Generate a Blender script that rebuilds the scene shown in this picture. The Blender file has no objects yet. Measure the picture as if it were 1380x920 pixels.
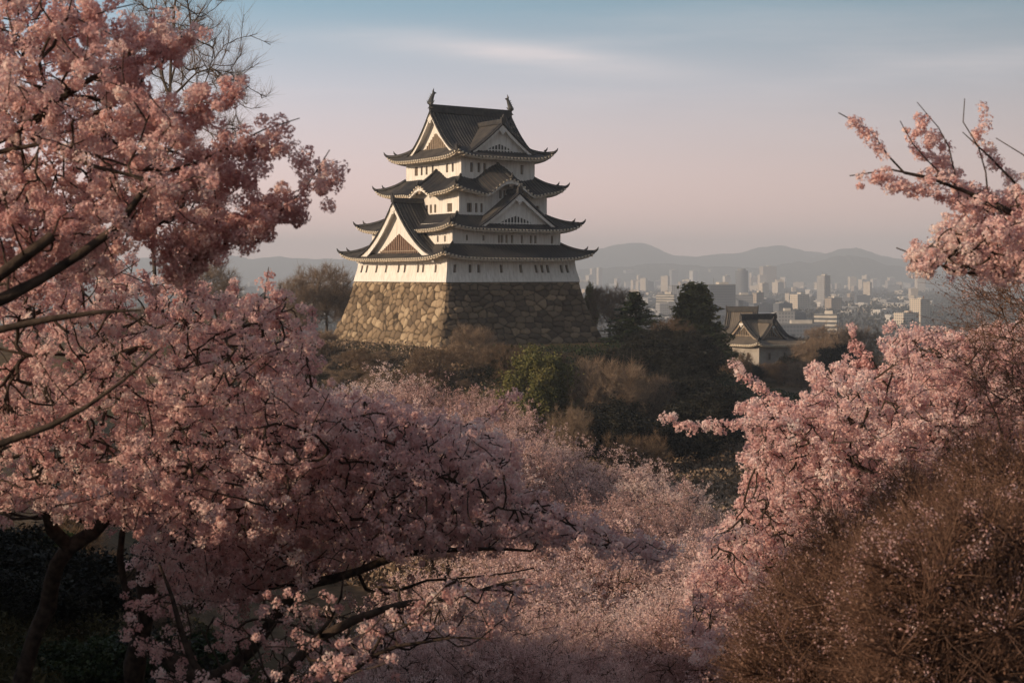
import bpy, math, random
import numpy as np
from math import radians as R, pi, sin, cos

# ------------------------------------------------------------------ camera, sky, sun, exposure
sc = bpy.context.scene
F = 1380 * 50 / 36.0                     # focal length in photo pixels
HY = 370.0                               # photo row of the horizon
cd = bpy.data.cameras.new('camera'); cam = bpy.data.objects.new('camera', cd)
sc.collection.objects.link(cam); sc.camera = cam
cam.location = (0, 0, 0); cam.rotation_euler = (R(90), 0, 0)
cd.lens = 50; cd.sensor_width = 36; cd.shift_y = -(460 - HY) / 1380.0
cd.dof.use_dof = True; cd.dof.focus_distance = 130; cd.dof.aperture_fstop = 5.0
cd.clip_start = 0.1; cd.clip_end = 60000

SUN_EL, SUN_AZ = 17.0, -116.5            # azimuth from +Y towards +X
SUND = np.array([sin(R(SUN_AZ)) * cos(R(SUN_EL)), cos(R(SUN_AZ)) * cos(R(SUN_EL)), sin(R(SUN_EL))])
sl = bpy.data.lights.new('sun', 'SUN'); so = bpy.data.objects.new('sun', sl); sc.collection.objects.link(so)
sl.energy = 5.0; sl.angle = R(0.6); sl.color = (1.0, 0.76, 0.52)
so.rotation_euler = (R(90 - SUN_EL), 0, R(180 - SUN_AZ) )
so.location = (-60, -30, 60)

w = bpy.data.worlds.new("World"); sc.world = w; w.use_nodes = True
nt = w.node_tree; nt.nodes.clear(); N = nt.nodes.new; LK = nt.links.new
def mathn(nt, op, a, b=None, c=None, clamp=False):
    n = nt.nodes.new('ShaderNodeMath'); n.operation = op; n.use_clamp = clamp
    for i, v in enumerate((a, b, c)):
        if v is None: continue
        if isinstance(v, (int, float)): n.inputs[i].default_value = v
        else: nt.links.new(v, n.inputs[i])
    return n.outputs[0]
def mixc(nt, fac, a, b, mode='MIX'):
    n = nt.nodes.new('ShaderNodeMix'); n.data_type = 'RGBA'; n.blend_type = mode
    for k, v in ((0, fac), (6, a), (7, b)):
        if isinstance(v, (int, float)): n.inputs[k].default_value = v
        elif isinstance(v, tuple): n.inputs[k].default_value = (*v, 1)
        else: nt.links.new(v, n.inputs[k])
    return n.outputs[2]
def ramp(nt, fac, stops):
    n = nt.nodes.new('ShaderNodeValToRGB'); e = n.color_ramp.elements
    while len(e) < len(stops): e.new(0.5)
    for i, (p, c) in enumerate(stops):
        e[i].position = p; e[i].color = (*c, 1)
    nt.links.new(fac, n.inputs[0]); return n.outputs[0]
out = N('ShaderNodeOutputWorld'); bg = N('ShaderNodeBackground'); LK(bg.outputs[0], out.inputs[0])
sky = N('ShaderNodeTexSky'); sky.sky_type = 'NISHITA'; sky.sun_disc = False
sky.sun_elevation = R(SUN_EL); sky.sun_rotation = R(SUN_AZ); sky.air_density = 1.4; sky.dust_density = 3; sky.altitude = 60
tc = N('ShaderNodeTexCoord'); sep = N('ShaderNodeSeparateXYZ'); LK(tc.outputs['Generated'], sep.inputs[0])
X, Y, Z = sep.outputs
zz = mathn(nt, 'MULTIPLY', mathn(nt, 'ADD', Z, 0.0, clamp=True), 2.0, clamp=True)   # 0..0.5 -> 0..1
dusk = ramp(nt, zz, [(0.0, (.98, .64, .55)), (0.08, (.75, .50, .455)), (0.17, (.52, .41, .415)), (0.26, (.35, .35, .40)),
                     (0.37, (.135, .235, .31)), (0.6, (.12, .16, .21)), (1.0, (.12, .135, .165))])
# darker and bluer away from the sun
side = mathn(nt, 'MULTIPLY_ADD', X, -0.75, 0.98)
dusk = mixc(nt, 1.0, dusk, mathn(nt, 'MAXIMUM', side, 0.25), 'MULTIPLY')
# thin streak clouds
cmb = N('ShaderNodeCombineXYZ'); LK(mathn(nt, 'DIVIDE', X, Y), cmb.inputs[0]); LK(mathn(nt, 'MULTIPLY', mathn(nt, 'DIVIDE', Z, Y), 9.0), cmb.inputs[1])
cmb.inputs[2].default_value = 2.3
cn = N('ShaderNodeTexNoise'); cn.inputs['Scale'].default_value = 3.2; cn.inputs['Detail'].default_value = 5; cn.inputs['Roughness'].default_value = .55
LK(cmb.outputs[0], cn.inputs['Vector'])
def gauss(v, c, s):
    d = mathn(nt, 'DIVIDE', mathn(nt, 'SUBTRACT', v, c), s)
    return mathn(nt, 'EXPONENT', mathn(nt, 'MULTIPLY', mathn(nt, 'MULTIPLY', d, d), -1.0))
xr, zr = cmb.inputs[0].links[0].from_socket, mathn(nt, 'DIVIDE', Z, Y)
tilt = mathn(nt, 'MULTIPLY_ADD', xr, 0.09, zr)
streak = mathn(nt, 'MULTIPLY', gauss(tilt, 0.154, 0.0085), gauss(xr, 0.01, 0.09))
streak = mathn(nt, 'MULTIPLY', streak, mathn(nt, 'MULTIPLY_ADD', cn.outputs[0], 2.2, -0.35, clamp=True))
wisps = mathn(nt, 'MULTIPLY', mathn(nt, 'SUBTRACT', cn.outputs[0], 0.47, clamp=True), 1.7, clamp=True)
wisps = mathn(nt, 'MULTIPLY', wisps, mathn(nt, 'MULTIPLY', gauss(zr, 0.15, 0.05), 0.55))
cl = mathn(nt, 'ADD', mathn(nt, 'MULTIPLY', streak, 1.15), wisps, clamp=True)
dusk = mixc(nt, cl, dusk, (.62, .52, .51))
skc = mixc(nt, 1.0, sky.outputs[0], (.085, .085, .085), 'MULTIPLY')
fin = mixc(nt, 0.88, skc, dusk)
LK(fin, bg.inputs[0]); bg.inputs[1].default_value = 1.85

sc.view_settings.view_transform = 'Standard'; sc.view_settings.look = 'None'
sc.view_settings.exposure = 0.0; sc.view_settings.gamma = 1; sc.view_settings.use_curve_mapping = False
sc.render.engine = 'CYCLES'
cy = sc.cycles; cy.max_bounces = 8; cy.diffuse_bounces = 5; cy.glossy_bounces = 2; cy.transmission_bounces = 4; cy.volume_bounces = 0
cy.transparent_max_bounces = 8; cy.use_denoising = True; cy.caustics_reflective = False; cy.caustics_refractive = False

rng = np.random.default_rng(7); random.seed(7)
COL = sc.collection
def V(px, py, d): return np.array([(px - 690) / F * d, d, -(py - HY) / F * d])

# ------------------------------------------------------------------ materials
MATS = {}
def newmat(name):
    m = bpy.data.materials.new(name); m.use_nodes = True; m.node_tree.nodes.clear(); MATS[name] = m
    o = m.node_tree.nodes.new('ShaderNodeOutputMaterial'); return m, m.node_tree, o
def coords(nt, kind='Object', scale=None):
    t = nt.nodes.new('ShaderNodeTexCoord')
    if kind == 'World':
        g = nt.nodes.new('ShaderNodeNewGeometry'); s = g.outputs['Position']
    else: s = t.outputs[kind]
    if scale:
        mp = nt.nodes.new('ShaderNodeMapping'); mp.inputs['Scale'].default_value = scale; nt.links.new(s, mp.inputs[0]); s = mp.outputs[0]
    return s
def noise(nt, vec, scale, detail=4, rough=.55):
    n = nt.nodes.new('ShaderNodeTexNoise'); n.inputs['Scale'].default_value = scale
    n.inputs['Detail'].default_value = detail; n.inputs['Roughness'].default_value = rough
    nt.links.new(vec, n.inputs['Vector']); return n.outputs[0]
def bsdf(nt, o, col, rough=.7, bump=None, bs=.3, bd=.05, spec=.3):
    b = nt.nodes.new('ShaderNodeBsdfPrincipled'); b.inputs['Roughness'].default_value = rough
    b.inputs['Specular IOR Level'].default_value = spec
    if isinstance(col, tuple): b.inputs['Base Color'].default_value = (*col, 1)
    else: nt.links.new(col, b.inputs['Base Color'])
    if bump is not None:
        bn = nt.nodes.new('ShaderNodeBump'); bn.inputs['Strength'].default_value = bs; bn.inputs['Distance'].default_value = bd
        nt.links.new(bump, bn.inputs['Height']); nt.links.new(bn.outputs[0], b.inputs['Normal'])
    nt.links.new(b.outputs[0], o.inputs[0]); return b
def simple(name, c1, c2, scale=3, rough=.7, bs=.3, bd=.05, kind='Object', spec=.3, det=5):
    m, t, o = newmat(name); v = coords(t, kind); n = noise(t, v, scale, det)
    bsdf(t, o, ramp(t, n, [(.3, c1), (.7, c2)]), rough, n, bs, bd, spec); return m
def attr(nt, name):
    a = nt.nodes.new('ShaderNodeAttribute'); a.attribute_name = name; return a.outputs['Fac']

def plaster_mat():
    m, t, o = newmat('white_plaster'); v = coords(t)
    n1 = noise(t, v, .35, 5, .6); n2 = noise(t, coords(t, 'Object', (2.2, 2.2, .25)), 1.2, 6, .65)
    c = mixc(t, ramp(t, n2, [(.42, (0, 0, 0)), (.78, (1, 1, 1))]), (.82, .79, .74), (.52, .48, .43))
    c = mixc(t, ramp(t, n1, [(.35, (0, 0, 0)), (.7, (.35, .35, .35))]), c, (.62, .57, .50))
    bsdf(t, o, c, .85, n2, .15, .02, .15)
plaster_mat()
simple('grey_plaster', (.24, .215, .19), (.40, .36, .32), .5, .85)
def tile_mat(name='roof_tile', base=(.014, .015, .021), hi=(.048, .044, .040), mort=(.21, .18, .145)):
    m, t, o = newmat(name); v = coords(t); n = noise(t, v, .5, 6, .6); n3 = noise(t, v, 6, 3)
    c = ramp(t, n, [(.32, base), (.72, hi)])
    c = mixc(t, mathn(t, 'MULTIPLY', attr(t, 'rib'), mathn(t, 'MULTIPLY_ADD', n, 1.0, -.05, clamp=True)), c, mort)
    bsdf(t, o, c, .6, n3, .3, .03, .2)
tile_mat(); tile_mat('turret_tile', (.10, .085, .07), (.17, .14, .11), (.22, .19, .155))
simple('ridge_tile', (.022, .022, .026), (.07, .065, .06), 1.5, .6, spec=.2)
simple('eave_plaster', (.50, .42, .32), (.66, .58, .47), 2, .8)
simple('eave_tile_end', (.50, .43, .33), (.70, .62, .50), 2, .8)
simple('gable_wood', (.12, .05, .032), (.23, .10, .06), 2.5, .7)
simple('window_dark', (.02, .018, .016), (.05, .042, .036), 2, .5)
simple('lattice_wood', (.20, .15, .11), (.34, .27, .20), 2, .8)
simple('bronze', (.03, .032, .03), (.07, .065, .055), 3, .45, spec=.6)
def stone_mat():
    m, t, o = newmat('castle_stone'); v = coords(t); n = noise(t, v, 1.6, 8, .65); n2 = noise(t, v, 7, 5, .6)
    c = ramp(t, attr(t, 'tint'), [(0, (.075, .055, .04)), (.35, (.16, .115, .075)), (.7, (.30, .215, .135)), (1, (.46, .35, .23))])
    c = mixc(t, ramp(t, n, [(.35, (0, 0, 0)), (.8, (.75, .75, .75))]), c, (.12, .088, .06))
    c = mixc(t, attr(t, 'gap'), c, (.03, .022, .015))
    bsdf(t, o, c, .9, n2, .5, .06, .15)
stone_mat()
def ground_mat():
    m, t, o = newmat('ground'); v = coords(t, 'World')
    n = noise(t, v, .06, 6, .6); n2 = noise(t, v, 1.1, 8, .7); nf = noise(t, v, .004, 8, .65)
    near = ramp(t, n2, [(.3, (.035, .024, .015)), (.5, (.09, .062, .036)), (.72, (.15, .105, .062))])
    near = mixc(t, ramp(t, n, [(.52, (0, 0, 0)), (.68, (.6, .6, .6))]), near, (.045, .05, .02))
    far = ramp(t, nf, [(.35, (.04, .045, .035)), (.5, (.085, .08, .07)), (.6, (.16, .145, .125)), (.7, (.05, .055, .04))])
    sp = t.nodes.new('ShaderNodeSeparateXYZ'); t.links.new(v, sp.inputs[0])
    f = mathn(t, 'DIVIDE', mathn(t, 'SUBTRACT', sp.outputs[1], 480), 400, clamp=True)
    bsdf(t, o, mixc(t, f, near, far), .95, n2, .5, .15, .1)
ground_mat()
simple('hill_forest', (.022, .03, .018), (.06, .065, .038), .012, .95, .8, 20, 'World', .1, 8)
def leafy(name, stops, trans=.25, rough=.6, vary=.0):
    m, t, o = newmat(name); f = attr(t, 'tint')
    if vary:            # every tree a little lighter or darker than its neighbour
        oi = t.nodes.new('ShaderNodeObjectInfo'); f = mathn(t, 'ADD', f, mathn(t, 'MULTIPLY_ADD', oi.outputs['Random'], vary*2, -vary), clamp=True)
    c = ramp(t, f, stops)
    d = t.nodes.new('ShaderNodeBsdfPrincipled'); d.inputs['Roughness'].default_value = rough; d.inputs['Specular IOR Level'].default_value = .15
    t.links.new(c, d.inputs['Base Color'])
    tr = t.nodes.new('ShaderNodeBsdfTranslucent'); t.links.new(c, tr.inputs[0])
    mx = t.nodes.new('ShaderNodeMixShader'); mx.inputs[0].default_value = trans
    t.links.new(d.outputs[0], mx.inputs[1]); t.links.new(tr.outputs[0], mx.inputs[2]); t.links.new(mx.outputs[0], o.inputs[0])
leafy('blossom_deep', [(0, (.60, .34, .325)), (.4, (.80, .53, .505)), (.8, (.91, .70, .655)), (1, (.95, .82, .76))], .5)
leafy('blossom_pale', [(0, (.68, .41, .39)), (.4, (.84, .58, .55)), (.8, (.92, .72, .68)), (1, (.96, .84, .78))], .5)
leafy('blossom_far', [(0, (.48, .29, .265)), (.5, (.79, .555, .51)), (1, (.92, .75, .69))], .45, vary=.4)
leafy('needles', [(0, (.010, .018, .008)), (.6, (.028, .042, .014)), (1, (.06, .065, .018))], .12)
leafy('pine_needles', [(0, (.06, .065, .02)), (.6, (.16, .15, .05)), (1, (.27, .23, .085))], .2)
leafy('dark_leaves', [(0, (.008, .008, .006)), (.6, (.019, .018, .012)), (1, (.04, .034, .02))], .1)
leafy('brown_twig', [(0, (.06, .038, .024)), (.5, (.155, .10, .062)), (1, (.27, .18, .115))], .0, .85)
leafy('tan_twig', [(0, (.13, .088, .058)), (.5, (.25, .175, .12)), (1, (.38, .28, .20))], .0, .85)
leafy('rust_twig', [(0, (.065, .032, .022)), (.5, (.155, .086, .06)), (1, (.28, .17, .125))], .1, .85)
leafy('dry_grass', [(0, (.02, .02, .009)), (.5, (.06, .052, .022)), (1, (.15, .12, .06))], .2, .8)
simple('bark', (.016, .011, .009), (.085, .058, .043), 14, .85, .8, .02, 'Object', .2, 8)
simple('bark_grey', (.05, .038, .03), (.12, .095, .075), 4, .9, .6, .04)

# ------------------------------------------------------------------ mesh helpers
def link(name, me, mat=None, parent=None):
    o = bpy.data.objects.new(name, me); COL.objects.link(o)
    if mat: me.materials.append(MATS[mat] if isinstance(mat, str) else mat)
    if parent is not None: o.parent = parent
    return o
def mesh_np(verts, faces, nper, smooth=False, attrs=None):
    """verts (n,3), faces flat index array, nper verts per face"""
    me = bpy.data.meshes.new('m'); verts = np.asarray(verts, np.float32); faces = np.asarray(faces, np.int32).ravel()
    nf = len(faces) // nper
    me.vertices.add(len(verts)); me.vertices.foreach_set('co', verts.ravel())
    me.loops.add(len(faces)); me.loops.foreach_set('vertex_index', faces)
    me.polygons.add(nf); me.polygons.foreach_set('loop_start', np.arange(nf, dtype=np.int32) * nper)
    try: me.polygons.foreach_set('loop_total', np.full(nf, nper, np.int32))
    except Exception: pass
    if smooth: me.polygons.foreach_set('use_smooth', np.ones(nf, bool))
    for k, a in (attrs or {}).items():
        at = me.attributes.new(k, 'FLOAT', 'POINT'); at.data.foreach_set('value', np.asarray(a, np.float32).ravel())
    me.update(); return me
def empty(name, loc=(0, 0, 0), rz=0.0, label=None, cat=None, group=None):
    o = bpy.data.objects.new(name, None); COL.objects.link(o); o.location = loc; o.rotation_euler = (0, 0, rz)
    o.empty_display_size = .3; tag(o, label, cat, group); return o
def tag(o, label=None, cat=None, group=None, kind=None):
    if label: o['label'] = label
    if cat: o['category'] = cat
    if group: o['group'] = group
    if kind: o['kind'] = kind
    return o
class MB:
    def __init__(s): s.v = []; s.f = []; s.rib = []
    def add(s, vs, fs, rib=0.0):
        n = len(s.v); s.v += [tuple(p) for p in vs]; s.f += [tuple(i + n for i in f) for f in fs]
        s.rib += list(rib) if hasattr(rib, '__len__') else [rib] * len(vs); return s
    def box(s, c, h, rz=0.0):
        c = np.array(c, float); h = np.array(h, float)
        vs = []
        for x, y, z in ((-1,-1,-1),(1,-1,-1),(1,1,-1),(-1,1,-1),(-1,-1,1),(1,-1,1),(1,1,1),(-1,1,1)):
            p = np.array([x*h[0], y*h[1], z*h[2]])
            if rz: p = np.array([p[0]*cos(rz)-p[1]*sin(rz), p[0]*sin(rz)+p[1]*cos(rz), p[2]])
            vs.append(c + p)
        return s.add(vs, [(3,2,1,0),(4,5,6,7),(0,1,5,4),(1,2,6,5),(2,3,7,6),(3,0,4,7)])
    def hexa(s, a, b):   # a: 4 bottom pts ccw, b: 4 top pts
        return s.add(list(a) + list(b), [(3,2,1,0),(4,5,6,7),(0,1,5,4),(1,2,6,5),(2,3,7,6),(3,0,4,7)])
    def grid(s, P, rib=None, closed=False):  # P (a,b,3)
        a, b = P.shape[:2]; n = len(s.v); s.v += [tuple(p) for p in P.reshape(-1, 3)]
        for i in range(a - 1):
            for j in range(b - (0 if closed else 1)):
                k = (j + 1) % b
                s.f.append((n + i*b + j, n + i*b + k, n + (i+1)*b + k, n + (i+1)*b + j))
        s.rib += list(np.asarray(rib).ravel()) if rib is not None else [0.0] * (a * b); return s
    def tube(s, pts, r, k=8, caps=True):
        pts = np.array(pts, float); n = len(pts); r = np.broadcast_to(np.asarray(r, float), (n,))
        t = np.gradient(pts, axis=0); t /= np.linalg.norm(t, axis=1)[:, None] + 1e-9
        ref = np.array([0, 0, 1.0]) if abs(t[:, 2]).mean() < .8 else np.array([1.0, 0, 0])
        a = np.cross(t, ref); a /= np.linalg.norm(a, axis=1)[:, None] + 1e-9; b = np.cross(t, a)
        th = np.arange(k) * 2 * pi / k
        P = pts[:, None] + r[:, None, None] * (a[:, None] * np.cos(th)[None, :, None] + b[:, None] * np.sin(th)[None, :, None])
        n0 = len(s.v); s.grid(P, closed=True)
        if caps: s.f += [tuple(n0 + i for i in range(k))[::-1], tuple(n0 + (n-1)*k + i for i in range(k))]
        return s
    def build(s, name, mat, parent=None, smooth=False):
        me = bpy.data.meshes.new(name); me.from_pydata(s.v, [], s.f)
        if smooth: me.polygons.foreach_set('use_smooth', np.ones(len(s.f), bool))
        at = me.attributes.new('rib', 'FLOAT', 'POINT'); at.data.foreach_set('value', np.array(s.rib, np.float32)[:len(s.v)])
        me.update(); return link(name, me, mat, parent)

def vnoise(x, y, seed=0, oct=4, sc_=1.0):
    """cheap smooth value noise"""
    r = np.random.default_rng(seed); T = r.random((64, 64)); o = 0; amp = 1; tot = 0
    x = np.asarray(x, float) / sc_; y = np.asarray(y, float) / sc_
    for k in range(oct):
        xi = np.floor(x).astype(int); yi = np.floor(y).astype(int); fx = x - xi; fy = y - yi
        fx = fx*fx*(3-2*fx); fy = fy*fy*(3-2*fy)
        g = lambda i, j: T[(xi + i) % 64, (yi + j) % 64]
        o = o + amp * ((g(0,0)*(1-fx)+g(1,0)*fx)*(1-fy) + (g(0,1)*(1-fx)+g(1,1)*fx)*fy); tot += amp
        amp *= .5; x = x * 2 + 17.3; y = y * 2 + 5.7
    return o / tot - .5

# ------------------------------------------------------------------ terrain
CX, CY = -8.2, 245.0
def sstep(a, b, x):
    t = np.clip((x - a) / (b - a), 0, 1); return t*t*(3-2*t)
def smax(a, b, k): return np.logaddexp(a / k, b / k) * k
def gz(x, y):
    x = np.asarray(x, float); y = np.asarray(y, float)
    a = x / np.maximum(y, 2.0)
    Ls = sstep(-.17, -.34, a); Rs = sstep(.16, .32, a)
    slope = .315 - .115 * Ls - .105 * Rs
    near = -1.7 - slope * np.clip(y, 0, 62) - .06 * np.clip(x - 2, 0, 20)
    near = np.where(y > 62, near - .04 * (y - 62), near)
    bank = 0.85 - .85 * np.maximum(0, np.abs(x + 15) - 3) - .35 * np.maximum(0, y - 13) - .25 * np.maximum(0, -y - 14)  # unseen bank added left of the view to block the low sun
    near = smax(near, np.maximum(bank, -60), .35)  # merge the added unseen bank into the terrain
    floor_ = -22.0 - 38 * sstep(250, 620, y) - 24 * sstep(120, 400, np.abs(x + 20)) * sstep(80, 260, y)
    near = smax(near, floor_, 2.0)
    # castle ridge
    ax, ay, bx, by = -120.0, 275.0, CX, CY
    t = np.clip(((x-ax)*(bx-ax) + (y-ay)*(by-ay)) / ((bx-ax)**2 + (by-ay)**2), 0, 1)
    r = np.hypot(x - (ax + t*(bx-ax)), y - (ay + t*(by-ay)))
    rr = np.maximum(r - 24, 0)
    m = -11.3 - np.where(rr < 14, .02 * rr * rr, .02*196 + .56 * (rr - 14) * .75) * .9
    r2 = np.hypot(x - 57, y - 338); m2 = -21.5 - .30 * np.maximum(r2 - 22, 0)
    z = smax(smax(near, m, 1.2), m2, 1.2)
    z = np.maximum(z, -60)
    z = z + vnoise(x, y, 3, 4, 14) * np.clip(np.hypot(x, y) / 40, 0, 1) * 1.6 * (r > 26) * np.clip((z + 60) / 5, 0, 1)
    return z
na, nr = 540, 260
th = np.linspace(0, 2*pi, na, endpoint=False)
# finer angles inside the view
th = np.concatenate([np.linspace(R(55), R(125), 420, endpoint=False), np.linspace(R(125), R(415), 120, endpoint=False)])
rad = np.concatenate([[0.5], np.geomspace(1.0, 500, 200), np.geomspace(515, 11600, 60)])
TX = np.cos(th)[:, None] * rad[None]; TY = np.sin(th)[:, None] * rad[None]
P = np.stack([TX, TY, gz(TX, TY)], -1); na, nr = len(th), len(rad)
ii, jj = np.meshgrid(np.arange(na), np.arange(nr - 1), indexing='ij'); i2 = (ii + 1) % na
Fq = np.stack([ii*nr+jj, ii*nr+jj+1, i2*nr+jj+1, i2*nr+jj], -1)
c0 = np.array([[0, 0, -1.7]])
me = mesh_np(P.reshape(-1, 3), Fq, 4, True)
tag(link('ground', me, 'ground'), kind='structure')

def ridge(px, py, dist, thick, seed, foot=-60):
    """a range of hills whose crest rises to photo row py at column px when seen at distance dist"""
    n = 700; xs = np.linspace(px[0], px[-1], n); ys = np.interp(xs, px, py)
    k = np.ones(5) / 5; ys = np.convolve(np.pad(ys, 2, 'edge'), k, 'valid')
    zc = (HY - ys) / F * dist + vnoise(xs, xs * 0, seed, 5, 17) * dist * .0030
    X_ = (xs - 690) / F * dist
    rows = np.linspace(-1, 1, 25); V_ = []
    for q in rows:
        h = (1 - abs(q)) ** 1.15; h = h + .5 * vnoise(X_ / dist * 60, X_ * 0 + q * 6, seed + 4, 4, 1.3) * h * (1 - h) * 1.6
        V_.append(np.stack([X_ + q * 60, dist + q * thick + 0 * X_, foot - 3 + (zc - foot + 3) * h], -1))
    P = np.array(V_); a, b = P.shape[:2]
    i, j = np.meshgrid(np.arange(a - 1), np.arange(b - 1), indexing='ij')
    return P.reshape(-1, 3), np.stack([i*b+j, i*b+j+1, (i+1)*b+j+1, (i+1)*b+j], -1)
RID = [
 ([-700, -200, 100, 200, 240, 300, 330, 380, 430, 460, 520, 600, 700, 780, 807, 822, 835, 860, 880, 903, 923, 947, 973, 1000, 1020, 1043, 1070, 1093, 1120, 1170, 1207, 1300, 1500, 2000],
  [350, 345, 350, 348, 343, 341, 348, 346, 348, 350, 345, 340, 338, 341, 336, 332, 328, 326, 331, 343, 344, 345, 342, 341, 335, 331, 334, 339, 343, 344, 348, 352, 348, 352], 9800, 1500, 11),
 ([1060, 1090, 1110, 1130, 1153, 1173, 1193, 1215, 1260, 1400], [366, 350, 342, 336, 334.5, 338, 345, 350, 356, 364], 8900, 900, 31),
 ([780, 840, 880, 930, 980, 1030, 1056, 1070, 1093, 1113, 1126, 1142, 1160, 1180, 1200, 1230, 1270, 1340], [364, 359, 354, 357, 360, 361, 357, 354, 355, 350, 346, 344, 346, 352, 357, 361, 364, 370], 7400, 900, 51),
]
vs, fs, n0 = [], [], 0
for a in RID:
    v_, f_ = ridge(*a); vs.append(v_); fs.append(f_.reshape(-1, 4) + n0); n0 += len(v_)
tag(link('hills', mesh_np(np.concatenate(vs), np.concatenate(fs), 4, True), 'hill_forest'), kind='structure')

# ------------------------------------------------------------------ haze
b = MB(); b.box((0, 0, 105), (11900, 11900, 170)); hz = b.build('haze', None); tag(hz, kind='stuff')
m, t, o = newmat('haze_air'); pv = t.nodes.new('ShaderNodeVolumePrincipled'); pv.inputs['Color'].default_value = (.80, .88, 1.0, 1)
pv.inputs['Density'].default_value = 2.1e-4; pv.inputs['Anisotropy'].default_value = 0.0; t.links.new(pv.outputs[0], o.inputs['Volume'])
hz.data.materials.append(m)

# ------------------------------------------------------------------ Japanese roofs
# a side is described by its frame: centre of the building, axis along the side (A), outward axis (O)
SIDES = {'front': ((1, 0), (0, -1)), 'left': ((0, -1), (-1, 0)), 'back': ((-1, 0), (0, 1)), 'right': ((0, 1), (1, 0))}
OFF = [0.0, 0.0]
def shift(m):        # tiers step a little sideways, as on the real tower
    OFF[0], OFF[1] = m * cos(TH), -m * sin(TH)
def sd(side, along, outw, z):
    A, O = SIDES[side]
    return np.stack([A[0]*along + O[0]*outw + OFF[0], A[1]*along + O[1]*outw + OFF[1], z + 0*along], -1)
def prof(t): return 1.28 * t - .28 * t * t
def bell(x): return np.where(np.abs(x) < 1, .5 * (1 + np.cos(pi * np.clip(x, -1, 1))), 0.0) ** .85
def roof_z(R_, side, a, t):
    Li, Lo = R_['len'][side]; L = Li + (Lo - Li) * t; x = a / np.maximum(L, 1e-6)
    z = R_['zi'] - (R_['zi'] - R_['zo']) * prof(t) + R_['lift'] * np.abs(x) ** 6 * t * t + .12 * np.abs(x) ** 2 * t
    for (s_, c, hw, h) in R_.get('kara', ()):
        if s_ == side: z = z + h * bell((a - c) / hw) - .16 * h * np.exp(-((np.abs(a - c) - hw * 1.12) / (hw * .3)) ** 2)
    return z
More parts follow.
